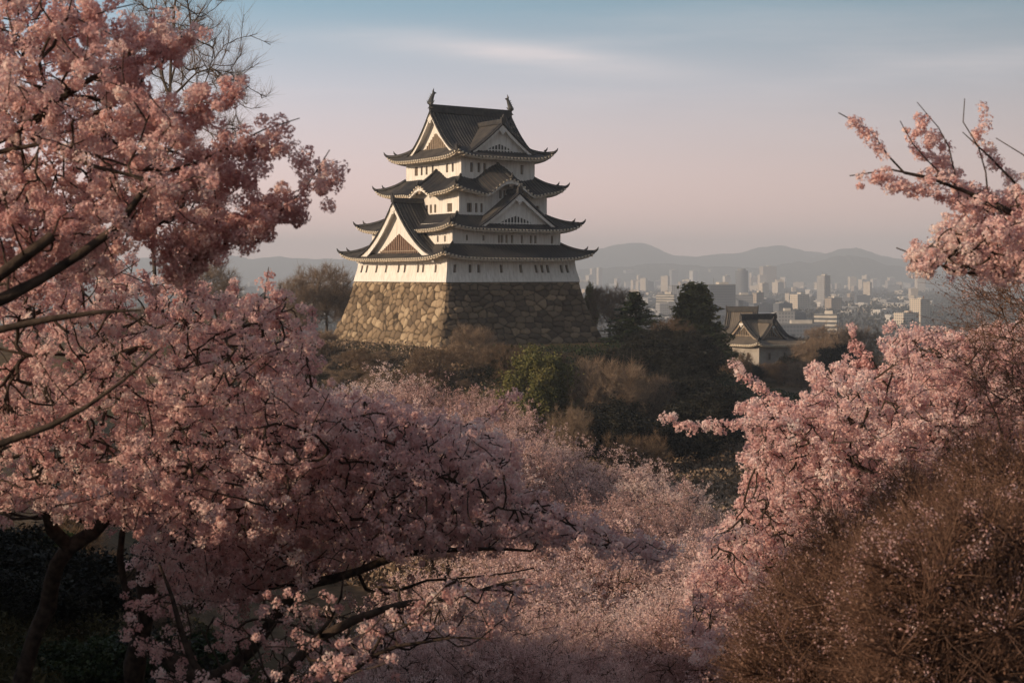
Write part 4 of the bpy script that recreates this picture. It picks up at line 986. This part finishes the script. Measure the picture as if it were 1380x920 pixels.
# ------------------------------------------------------------------ trees and bushes further off
def fine_twigs(P, m, length, rs, up=.5, spread=.8, r0=.008, r1=.003, n=3, k=3, bias=(0, 0, 0), q0=.3):
    M, n_, _ = P.shape; q = rs.uniform(q0, 1, (M, m)) * (n_ - 1); i = np.minimum(q.astype(int), n_ - 2); f = (q - i)[..., None]; a = np.arange(M)[:, None]
    st = (P[a, i] * (1 - f) + P[a, i+1] * f).reshape(-1, 3); d = (P[a, i+1] - P[a, i]).reshape(-1, 3); d /= np.linalg.norm(d, axis=1)[:, None] + 1e-9
    d = d * .7 + unit(len(st), rs) * spread + np.array([0, 0, up]) + np.array(bias); d /= np.linalg.norm(d, axis=1)[:, None]
    L = length * rs.uniform(.5, 1.3, len(st)); q = np.linspace(0, 1, n); bend = unit(len(st), rs) * .18
    pts = st[:, None] + d[:, None] * (L[:, None] * q)[..., None] + bend[:, None] * (L[:, None] * q * q)[..., None]
    R_ = np.broadcast_to(np.linspace(r0, r1, n), (len(st), n)); v, f = tubes_np(pts, R_, k)
    return pts, v, f
def ell_pts(n, c, r, rs, clump=10, sp=.16, shell=.35):
    k = max(3, n // clump); u = unit(k, rs) * (rs.uniform(shell, 1, k) ** .6)[:, None]; p = np.repeat(u, clump, 0) + rs.normal(0, sp, (k*clump, 3))
    return np.array(c) + p * np.array(r)
def tree_proto(name, cat, seed, h, cr, crown, trunk_mat, crown_mat, ntar=420, tw=9, tlen=.55, leaf=None, trunk_h=.3, r0=.16, flat=.8, kind=None, fr=.011, multi=1, squash=1.0):
    """crown: 'twigs' or 'leaves' or both; unit built at its real size, foot at the origin"""
    rs = np.random.default_rng(seed); t = empty(name, (0, 0, 0), 0); W = Wood(rs); cz = h - cr * flat
    for k in range(multi):
        a = rs.uniform(0, 2*pi); o = np.array([cos(a), sin(a), 0]) * (.15 * cr if multi > 1 else .03 * cr)
        W.limb([o * .4 - [0, 0, .4], o + [0, 0, h*trunk_h*.5], o*1.6 + [rs.normal(0, .1*cr), rs.normal(0, .1*cr), h*trunk_h], o * 2 + [rs.normal(0, .15*cr), rs.normal(0, .15*cr), cz + cr*flat*.3]], r0, r0*.25, n=14)
    for k in range(7):
        a = k * 2*pi/7 + rs.uniform(-.3, .3); z0 = h * trunk_h * rs.uniform(.75, 1.5)
        W.limb([[0, 0, min(z0, cz)], [cos(a)*cr*.3, sin(a)*cr*.3, z0 + cr*.35], [cos(a)*cr*.62, sin(a)*cr*.62, cz + cr*flat*rs.uniform(-.1, .5)]], r0*.45, r0*.1, join=True, n=10)
    tg = ell_pts(ntar, (0, 0, cz), (cr, cr, cr*flat), rs); tg = tg[tg[:, 2] > h*.08]
    W.grow(tg, n=4, tip_r=.012*cr/4, maxr=r0*.4, lift=.5); W.mesh('trunk', trunk_mat, t, 4)
    pts, v, f = fine_twigs(W.P, tw, tlen, rs, r0=fr, r1=fr*.35)
    if 'twigs' in crown:
        ti = np.repeat(np.clip(rs.normal(.5, .25, len(v)//9), 0, 1), 9)
        link('crown', mesh_np(v, f, 4, False, dict(tint=ti)), crown_mat, t)
    if leaf:
        n, sz, ofs, mat = leaf; src = pts[:, 1:].reshape(-1, 3) if 'twigs' in crown else np.concatenate([pts[:, 1:].reshape(-1, 3), W.P[:, -1]])
        c = src[rs.integers(0, len(src), n)] + rs.normal(0, ofs, (n, 3)); Nn = unit(n, rs) + [0, 0, .5]; Nn /= np.linalg.norm(Nn, axis=1)[:, None]
        tone = np.clip(.48 + 1.0*vnoise(c[:, 0] + c[:, 2], c[:, 1] + c[:, 2]*.5, seed, 3, cr*.3) + rs.normal(0, .15, n), 0, 1)
        v, f, ti = quads(c, Nn, sz * rs.uniform(.6, 1.3, n), tone, rs=rs)
        put('blossom' if 'twigs' in crown else 'crown', v, f, ti, mat, t)
    t['h'] = h; t['cat'] = cat; t['used'] = 0
    return t
def conifer_proto(seed, h, r, mat='needles', ex=.8, nm='conifer', mult=1, nsz=.20):
    rs = np.random.default_rng(seed); t = empty(nm, (0, 0, 0)); W = Wood(rs); W.limb([[0, 0, -.4], [0, 0, h*.5], [.05, 0, h*.97]], .22, .03, n=12)
    cs = []; ch = []
    for z in np.arange(h*.12, h*.97, h*.036):
        q = (z/h); rr = r * (1 - q) ** ex * rs.uniform(.75, 1.2)
        for k in range(int(5 + 6*(1-q)) + (4 if mult > 1 else 0)):
            a = rs.uniform(0, 2*pi); L = rr * rs.uniform(.7, 1.12); s_ = np.linspace(0, 1, 6)[:, None]
            P = np.array([0, 0, z]) + s_ * np.array([cos(a)*L, sin(a)*L, 0]) + np.array([0, 0, 1]) * (.10*L*s_ - .38*L*s_**2 + .22*L*s_**4); ch.append(P)
            m = int((46 if ex > .7 else 110) * L / r) + 10; u = rs.uniform(.12, 1, m)[:, None]; i = np.minimum((u[:, 0]*5).astype(int), 4); f = u*5 - i[:, None]
            cs.append(P[i]*(1-f) + P[i+1]*f + rs.normal(0, 1, (m, 3)) * [.16 + .05*mult, .16 + .05*mult, .09 + .05*mult] * (1.3 - u*.6))
    W.P = np.array(ch); W.R = np.broadcast_to(np.linspace(.05, .012, 6), (len(ch), 6)); W.mesh('trunk', 'bark_grey', t, 4)
    c = np.concatenate(cs); Nn = unit(len(c), rs) + [0, 0, 1.1]; Nn /= np.linalg.norm(Nn, axis=1)[:, None]
    tone = np.clip(.4 + vnoise(c[:, 0], c[:, 2], seed, 3, .8) + rs.normal(0, .15, len(c)), 0, 1)
    v, f, ti = quads(c, Nn, nsz * rs.uniform(.6, 1.3, len(c)), tone, aspect=1.4, rs=rs); put('crown', v, f, ti, mat, t)
    t['h'] = h; t['cat'] = 'conifer'; t['used'] = 0; return t
def tree_at(proto, px, pyt, Y, label, group=None, rz=None, wide=1.0, cat=None):
    """stand a tree on the slope so that its top reaches photo row pyt at distance Y"""
    x = (px - 690) / F * Y; z = float(gz(x, Y)); zt = -(pyt - HY) / F * Y; s_ = max(.15, (zt - z) / proto['h'])
    if not proto['used']: o = proto; proto['used'] = 1
    else:
        o = proto.copy(); COL.objects.link(o)
        for ch in proto.children:
            c = ch.copy(); COL.objects.link(c); c.parent = o
    o.location = (x, Y, z); o.rotation_euler = (0, 0, random.uniform(0, 6.28) if rz is None else rz); o.scale = (s_*wide, s_*wide, s_)
    return tag(o, label, cat or proto['cat'], group)

ct = [tree_proto('cherry_tree', 'cherry tree', 300+k, 8, 4.6, 'twigs', 'bark', 'brown_twig', ntar=700, tw=7, tlen=.7, leaf=(66000, .046, .06, 'blossom_far'), flat=.74, r0=.27, fr=.007, trunk_h=.25) for k in range(3)]
bt = [tree_proto('bare_tree', 'bare tree', 320+k, 9, 4.3, 'twigs', 'bark_grey', 'tan_twig', ntar=620, tw=17, tlen=1.0, flat=.85, r0=.2, fr=.012) for k in range(3)]
bb_ = [tree_proto('bare_tree', 'bare tree', 340+k, 9, 4.4, 'twigs', 'bark_grey', 'brown_twig', ntar=600, tw=15, tlen=.9, flat=.85, r0=.2, fr=.016) for k in range(2)]
shr = [tree_proto('bush', 'bush', 350+k, 2.6, 1.9, 'twigs', 'bark_grey', m_, ntar=220, tw=14, tlen=.55, flat=.6, r0=.05, fr=.012, multi=4, trunk_h=.2) for k, m_ in enumerate(['tan_twig', 'brown_twig', 'tan_twig'])]
grn = [tree_proto('bush', 'bush', 360+k, 3.0, 2.0, 'leaves', 'bark_grey', 'dark_leaves', ntar=200, tw=6, tlen=.4, leaf=(9000, .09, .13, m_), flat=.7, r0=.06, multi=3, trunk_h=.2) for k, m_ in enumerate(['dark_leaves', 'needles'])]
drk = [tree_proto('evergreen_tree', 'evergreen', 370+k, 9, 4.2, 'leaves', 'bark_grey', 'dark_leaves', ntar=420, tw=6, tlen=.7, leaf=(26000, .15, .24, m_), flat=.85, r0=.22, trunk_h=.25) for k, m_ in enumerate(['dark_leaves', 'dark_leaves'])]
pin = conifer_proto(380, 13, 4.6, 'pine_needles', .5, 'pine_tree', 5, .27); pin['cat'] = 'pine'
rnd = tree_proto('evergreen_tree', 'evergreen', 381, 7, 3.2, 'leaves', 'bark_grey', 'pine_needles', ntar=320, tw=8, tlen=.5, leaf=(30000, .11, .2, 'pine_needles'), flat=.95, r0=.2, trunk_h=.2)
con = conifer_proto(390, 12, 4.2)

CHL = [(450,538,125),(510,520,130),(575,528,128),(640,540,124),(700,566,112),(560,566,104),(650,590,96),(730,612,100),(600,610,92),
       (775,640,100),(830,632,98),(880,650,95),(925,716,78),(862,676,80),(790,690,74),(925,742,62),(845,752,58),(752,745,62),(672,765,52),(985,775,54),(905,820,46),(812,838,44),(722,845,42),(640,842,38),(1000,725,72),(1045,790,58),(1090,850,50),
       (1000,785,40),(1060,740,36),(1010,810,33),
       (985,880,40),(880,905,37),(780,915,36),(560,860,36),(1060,900,40)]
CG = 'pale cherry trees in the hollow'
for i, (px, py, Y) in enumerate(CHL):
    lab = ('pale pink cherry tree on the far side of the hollow, below the castle slope' if Y > 101 else 'pale cherry tree in the middle of the blossoming hollow' if Y > 56 else 'pale cherry tree low in the hollow near the bottom edge')
    tree_at(ct[i % 3], px, py, Y, lab, CG + (' far side' if Y > 101 else ' middle' if Y > 56 else ' near side'), wide=random.uniform(.9, 1.15))
tree_at(con, 856, 391, 238, 'dark pointed conifer standing right of the castle base', wide=2.1, rz=.4)
tree_at(pin, 936, 382, 262, 'tall spreading pine left of the gatehouse roof', wide=1.3, rz=2.2)
tree_at(rnd, 720, 486, 178, 'round green evergreen with sunlit left side on the slope below the castle', rz=1)
tree_at(rnd, 796, 391, 264, 'small round green tree close to the right edge of the stone base', wide=.42)
tree_at(bt[0], 822, 382, 256, 'pinkish bare tree between the stone base and the dark conifer', wide=.9)
tree_at(bt[1], 808, 486, 180, 'large round bare tree in front of the dark woods', wide=1.1)
tree_at(bt[2], 768, 556, 152, 'round bare tree just below the sunlit evergreen', wide=.9)
tree_at(bb_[0], 858, 584, 142, 'brownish round bare tree at the lower edge of the dark woods', wide=1.15)
tree_at(bt[0], 870, 500, 186, 'bare tree right of the large round one at the edge of the dark woods', wide=.8)
tree_at(bb_[1], 905, 428, 236, 'brown bare tree between the dark conifer and the pine')
tree_at(bb_[0], 920, 446, 240, 'brown bare tree below the spreading pine', wide=.9)
tree_at(bt[1], 440, 358, 268, 'tall bare tree left of the stone base against the hills', wide=1.0)
tree_at(bt[2], 404, 378, 262, 'smaller bare tree left of the tall one beside the castle')
tree_at(bt[0], 470, 384, 274, 'bare tree closest to the left edge of the stone base')
tree_at(bt[1], 282, 352, 290, 'round bare tree among the far left blossoms on the skyline', wide=.95)
tree_at(bt[0], 345, 392, 300, 'brown bare tree left of the castle rising over the cherry blossom')
tree_at(bt[2], 636, 444, 206, 'bare tree in front of the corner of the stone base', wide=1.1)
tree_at(bb_[0], 586, 466, 203, 'low bare tree below the sunlit stone wall', wide=1.2)
tree_at(bb_[1], 690, 462, 204, 'low bare tree in front of the shaded stone wall', wide=1.3)
tree_at(bb_[0], 1056, 486, 300, 'bare tree in front of the small turret walls', wide=1.1)
tree_at(bb_[1], 990, 472, 296, 'bare tree at the left foot of the small turret', wide=1.0)
tree_at(bt[0], 1105, 452, 305, 'bare tree right of the small turret below the banded office')
tree_at(bt[1], 1150, 440, 300, 'bare tree right of the banded office, above the bright blossom')
r = np.random.default_rng(5)
for i in range(46):     # dark woods on the shaded flank
    px = r.uniform(830, 955); Y = r.uniform(150, 250); 
    x = (px - 690) / F * Y; zg = float(gz(x, Y)); hh = r.uniform(4.5, 8); py = HY - (zg + hh) / Y * F
    lim = 446
    if py < lim: continue
    if px < 905 and 470 < py < 640 and r.random() < .45: continue
    tree_at(drk[i % 2], px, py, Y, 'dark evergreen in the shaded wood right of the castle', 'dark evergreens of the shaded wood', wide=r.uniform(1.1, 1.5))
for i in range(34):     # around and behind the turret, and beyond to the right
    px = r.uniform(950, 1330); Y = r.uniform(250, 420); x = (px - 690) / F * Y; zg = float(gz(x, Y))
    if (Y > 318 and 955 < px < 1090) or (Y < 330 and 965 < px < 1075): continue
    py = max(HY - (zg + r.uniform(5, 9)) / Y * F, 452 if Y < 340 else 440)
    p = [bb_[0], bt[2], drk[0], bb_[1], bt[1]][i % 5]; ev = p is drk[0]
    tree_at(p, px, py, Y, 'dark evergreen among the woods around the small turret' if ev else 'bare brown tree among the woods around the small turret', 'woods around the turret, ' + ('evergreen' if ev else 'bare'), wide=1.25)
for i in range(95):     # scrub on the slope below the walls
    px = r.uniform(385, 830); Y = r.uniform(168, 214); x = (px - 690) / F * Y; zg = float(gz(x, Y)); hh = r.uniform(1.3, 3.1)
    if math.hypot(x - CX, Y - CY) < 29: continue
    g_ = r.random() < (.04 if px < 730 else .3); p = grn[i % 2] if g_ else shr[i % 3]
    tree_at(p, px, HY - (zg + hh) / Y * F, Y, 'small green bush in the scrub below the castle walls' if g_ else 'small leafless bush in the scrub below the castle walls', 'scrub below the castle, ' + ('green' if g_ else 'leafless'), wide=r.uniform(1, 1.5))
for i, (px, py, Y) in enumerate([(995,486,306),(1012,492,304),(1030,488,306),(1048,490,305),(1068,480,308),(1082,474,312),(978,482,308)]):
    tree_at((drk + bb_)[i % 4], px, py, Y, 'dark evergreen at the foot of the small turret' if i % 4 < 2 else 'bare brown tree at the foot of the small turret', 'trees at the foot of the turret, ' + ('evergreen' if i % 4 < 2 else 'bare'), wide=1.2)
for i in range(34):     # left plateau
    px = r.uniform(150, 455); Y = r.uniform(205, 285); x = (px - 690) / F * Y; zg = float(gz(x, Y)); hh = r.uniform(2.5, 5.5)
    p = [bb_[0], shr[1], bt[0], shr[0]][i % 4]; b_ = p in (shr[0], shr[1])
    tree_at(p, px, HY - (zg + (hh*.6 if b_ else hh)) / Y * F, Y, 'leafless bush on the ridge left of the castle' if b_ else 'low bare tree on the ridge left of the castle', 'ridge left of the castle, ' + ('bushes' if b_ else 'trees'), wide=1.4)
# thin bare tree standing behind the near blossoms, against the sky at upper left
gt = tree_proto('bare_tree', 'bare tree', 399, 32, 4.6, 'twigs', 'bark_grey', 'tan_twig', ntar=700, tw=14, tlen=.9, flat=1.3, r0=.17, fr=.006, trunk_h=.72)
tree_at(gt, 222, -30, 64, 'tall thin bare tree behind the blossoms against the sky at upper left')

# ------------------------------------------------------------------ brown thicket at lower right, grass at lower left
def thicket(label, base, poly, d0, d1, n, seed, mat='rust_twig', tw=12, tl=.32, bias=(-.3, 0, .12), group=None, fr=.003):
    rs = np.random.default_rng(seed); base = np.array(base); t = empty('leafless_bush', tuple(base), 0, label, 'bush', group); W = Wood(rs)
    tg = volume_pts(poly, d0, d1, n, rs, 8, .3); cen = tg.mean(0)
    for k in range(6):
        e = tg[rs.integers(0, len(tg))]; m_ = base*.5 + e*.5 + [0, 0, .25] + rs.normal(0, .12, 3); W.limb([base + rs.normal(0, .12, 3)*[1, 1, 0] - [0, 0, .2], m_, e], .028, .007, wob=.02)
    W.grow(tg, n=5, tip_r=.003, maxr=.014, jit=.05); o1 = W.mesh('trunk', 'bark', t, 4)
    pts, v, f = fine_twigs(W.P, tw, tl, rs, up=.25, spread=.75, r0=fr, r1=fr*.4, n=4, bias=bias)
    ti = np.repeat(np.clip(rs.normal(.5, .22, len(v)//12), 0, 1), 12)
    o2 = link('crown', mesh_np(v, f, 4, False, dict(tint=ti)), mat, t)
    src = pts[:, 1:].reshape(-1, 3); m_ = min(60000, n * 60); c = src[rs.integers(0, len(src), m_)] + rs.normal(0, .03, (m_, 3))
    v, f, ti = quads(c, unit(m_, rs), .0075 * rs.uniform(.5, 1.5, m_), np.clip(rs.normal(.55, .22, m_) + .8*vnoise(c[:, 0]*2, c[:, 2]*2, seed, 3, .8), 0, 1), aspect=1.5, rs=rs)
    o3 = put('dry_leaves', v, f, ti, mat, t)
    zc_ = src[:, 2] - .35*src[:, 0]; p_ = np.clip((zc_ - np.percentile(zc_, 35)) / (np.ptp(zc_)*.45), 0, 1)**1.5; p_ = p_ / p_.sum(); m_ = m_ // 7
    ck = src[rs.choice(len(src), m_ // 26, p=p_)]; c = np.repeat(ck, 26, 0); c = c + rs.normal(0, .03, c.shape)
    v, f, ti = quads(c, unit(len(c), rs),   .0075 * rs.uniform(.5, 1.4, len(c)), np.clip(rs.normal(.3, .22, len(c)), 0, 1), rs=rs)
    o4 = put('blossom', v, f, ti, 'blossom_deep', t) if mat == 'rust_twig' else o3
    for o in (o1, o2, o3, o4): o.location = -base
    return t
TG = 'brown thicket at lower right'
thicket('brown leafless bush filling the bottom right corner', g3(2.9, 9), [(1180,760),(1290,700),(1420,690),(1420,960),(1150,960)], 7.6, 9.6, 800, 401, tw=24)
thicket('brown leafless bush below the bright blossom, left one of the thicket', g3(2.0, 10.5), [(1010,900),(1060,800),(1110,815),(1150,735),(1200,770),(1240,800),(1200,960),(980,960)], 9, 11.5, 620, 402, tw=24)
thicket('brown leafless bush at the right edge under the bright blossom', g3(4.2, 11.2), [(1170,760),(1230,650),(1265,690),(1320,590),(1350,640),(1450,560),(1450,780),(1200,800)], 9.8, 12.5, 760, 403, tw=24)
thicket('brown leafless bush in the middle of the thicket', g3(3.4, 11.8), [(1060,820),(1120,700),(1165,735),(1230,650),(1290,700),(1300,800),(1180,900),(1040,900)], 11, 13.5, 620, 404, tw=24)
thicket('thin brown twigs at the right edge behind the upper branch', g3(6.2, 14), [(1290,400),(1330,370),(1450,360),(1450,620),(1340,560),(1300,480)], 12.5, 15, 130, 405, tw=5, tl=.6)
rs = np.random.default_rng(91)
for i in range(30):     # shrubs in the shade under the left trees
    px = rs.uniform(-60, 380); Y = rs.uniform(15, 46); x = (px - 690) / F * Y; hh = rs.uniform(.8, 1.7); p = (shr + grn)[i % 5]; g_ = p in grn
    tree_at(p, px, HY - (float(gz(x, Y)) + hh) / Y * F, Y, 'low green bush in the shade below the left cherry trees' if g_ else 'low leafless bush in the shade below the left cherry trees', 'shaded bushes at lower left, ' + ('green' if g_ else 'leafless'), wide=1.3)
for p in ct + bt + bb_ + shr + grn + drk + [pin, rnd, con, gt]:
    if not p['used']: bpy.data.objects.remove(p)
# long dry grass on the near slope
rs = np.random.default_rng(77); n = 60000; aa = rs.uniform(-.46, .46, n); dd = 5 + 26 * rs.random(n) ** .8; x = aa * dd
k = (aa < -.05) | (aa > .14); x, dd = x[k], dd[k]; n = len(x); z = gz(x, dd); L = rs.uniform(.18, .6, n); lean = rs.normal([.25, 0, 0], .35, (n, 3)); lean[:, 2] = 1
lean /= np.linalg.norm(lean, axis=1)[:, None]; q = np.linspace(0, 1, 4)
b0_ = np.stack([x, dd, z], 1); side_ = unit(n, rs) * [1, 1, 0]; droop = np.stack([rs.normal(.2, .2, n), rs.normal(0, .2, n), -rs.uniform(.1, .5, n)], 1)
vs = []
for qq in q:
    c = b0_ + lean*(L*qq)[:, None] + droop*(L*qq*qq)[:, None]; w_ = side_ * .006 * (1 - qq*.85); vs += [c - w_, c + w_]
v = np.stack(vs, 1); base = np.arange(n)[:, None]*8; Fq = np.concatenate([base + np.array([2*i, 2*i+1, 2*i+3, 2*i+2]) for i in range(3)], 1)
tag(link('dry_grass', mesh_np(v.reshape(-1, 3), Fq, 4, False, dict(tint=np.repeat(np.clip(rs.normal(.45, .25, n), 0, 1), 8))), 'dry_grass'),
    'long dry grass covering the near slopes on both sides', 'grass', kind='stuff')
n = 110000; aa = rs.uniform(-.5, -.04, n); dd = 7 + 50 * rs.random(n) ** 1.2; x = aa * dd; z = gz(x, dd); c = np.stack([x, dd, z + rs.random(n)**2 * .35], 1)
v, f, ti = quads(c, unit(n, rs), rs.uniform(.012, .03, n) * (1 + dd/18), np.clip(rs.normal(.4, .22, n) + vnoise(x, dd, 15, 3, 2), 0, 1), aspect=1.3, rs=rs)
tag(put('undergrowth', v, f, ti, 'dry_grass', None), 'mossy dark undergrowth on the bank below the left cherry trees', 'undergrowth', kind='stuff')
# low ground cover on the castle slopes and in the hollow
rs = np.random.default_rng(78); n = 90000; px = rs.uniform(300, 1150, n); dd = rs.uniform(95, 245, n); x = (px-690)/F*dd; z = gz(x, dd)
k = np.hypot(x - CX, dd - CY) > 26; x, dd, z = x[k], dd[k], z[k]; n = len(x); c = np.stack([x, dd, z + rs.random(n)**2*.9], 1)
gk = (x > -4.5 + rs.normal(0, 2, n)) & (dd > 190)
tt = np.clip(rs.normal(.45, .22, n) + vnoise(x, dd, 5, 3, 9), 0, 1); sz_ = rs.uniform(.10, .28, n)
v, f, ti = quads(c[gk], unit(gk.sum(), rs) + [0, 0, .3], sz_[gk], tt[gk], aspect=1.2, rs=rs)
tag(put('grass', v, f, ti, 'needles', None), 'dark green grass on the shaded bank at the foot of the stone base', 'grass', kind='stuff')
gk = ~gk; v, f, ti = quads(c[gk], unit(gk.sum(), rs) + [0, 0, .3], sz_[gk], tt[gk], aspect=1.2, rs=rs)
tag(put('undergrowth', v, f, ti, 'tan_twig', None), 'dry brown undergrowth covering the slope below the castle', 'undergrowth', kind='stuff')
# far woods between the buildings of the plain
rs = np.random.default_rng(79); k = 900; d = 700 * 10 ** rs.random(k); px = rs.uniform(200, 1300, k); x = (px-690)/F*d
cl = np.repeat(np.stack([x, d], 1), 40, 0); s_ = np.repeat(d, 40) / 1500; n = len(cl); e = rs.normal(0, 1, (n, 3)) * np.stack([16*s_+8, 9*s_+5, 0*s_], 1)
zg = np.maximum(gz(cl[:, 0] + e[:, 0], cl[:, 1] + e[:, 1]), -60)
c = np.stack([cl[:, 0] + e[:, 0], cl[:, 1] + e[:, 1], zg + rs.random(n)*8 + 1], 1); c = c[c[:, 2] < -50]
v, f, ti = quads(c, unit(len(c), rs), 1.6 + 1.6 * np.clip(c[:, 1]/2500, 0, 2.5), rs.random(len(c)), rs=rs)
tag(put('plain_woods', v, f, ti, 'dark_leaves', None), 'dark trees scattered between the hazy city buildings', 'woods', kind='stuff')
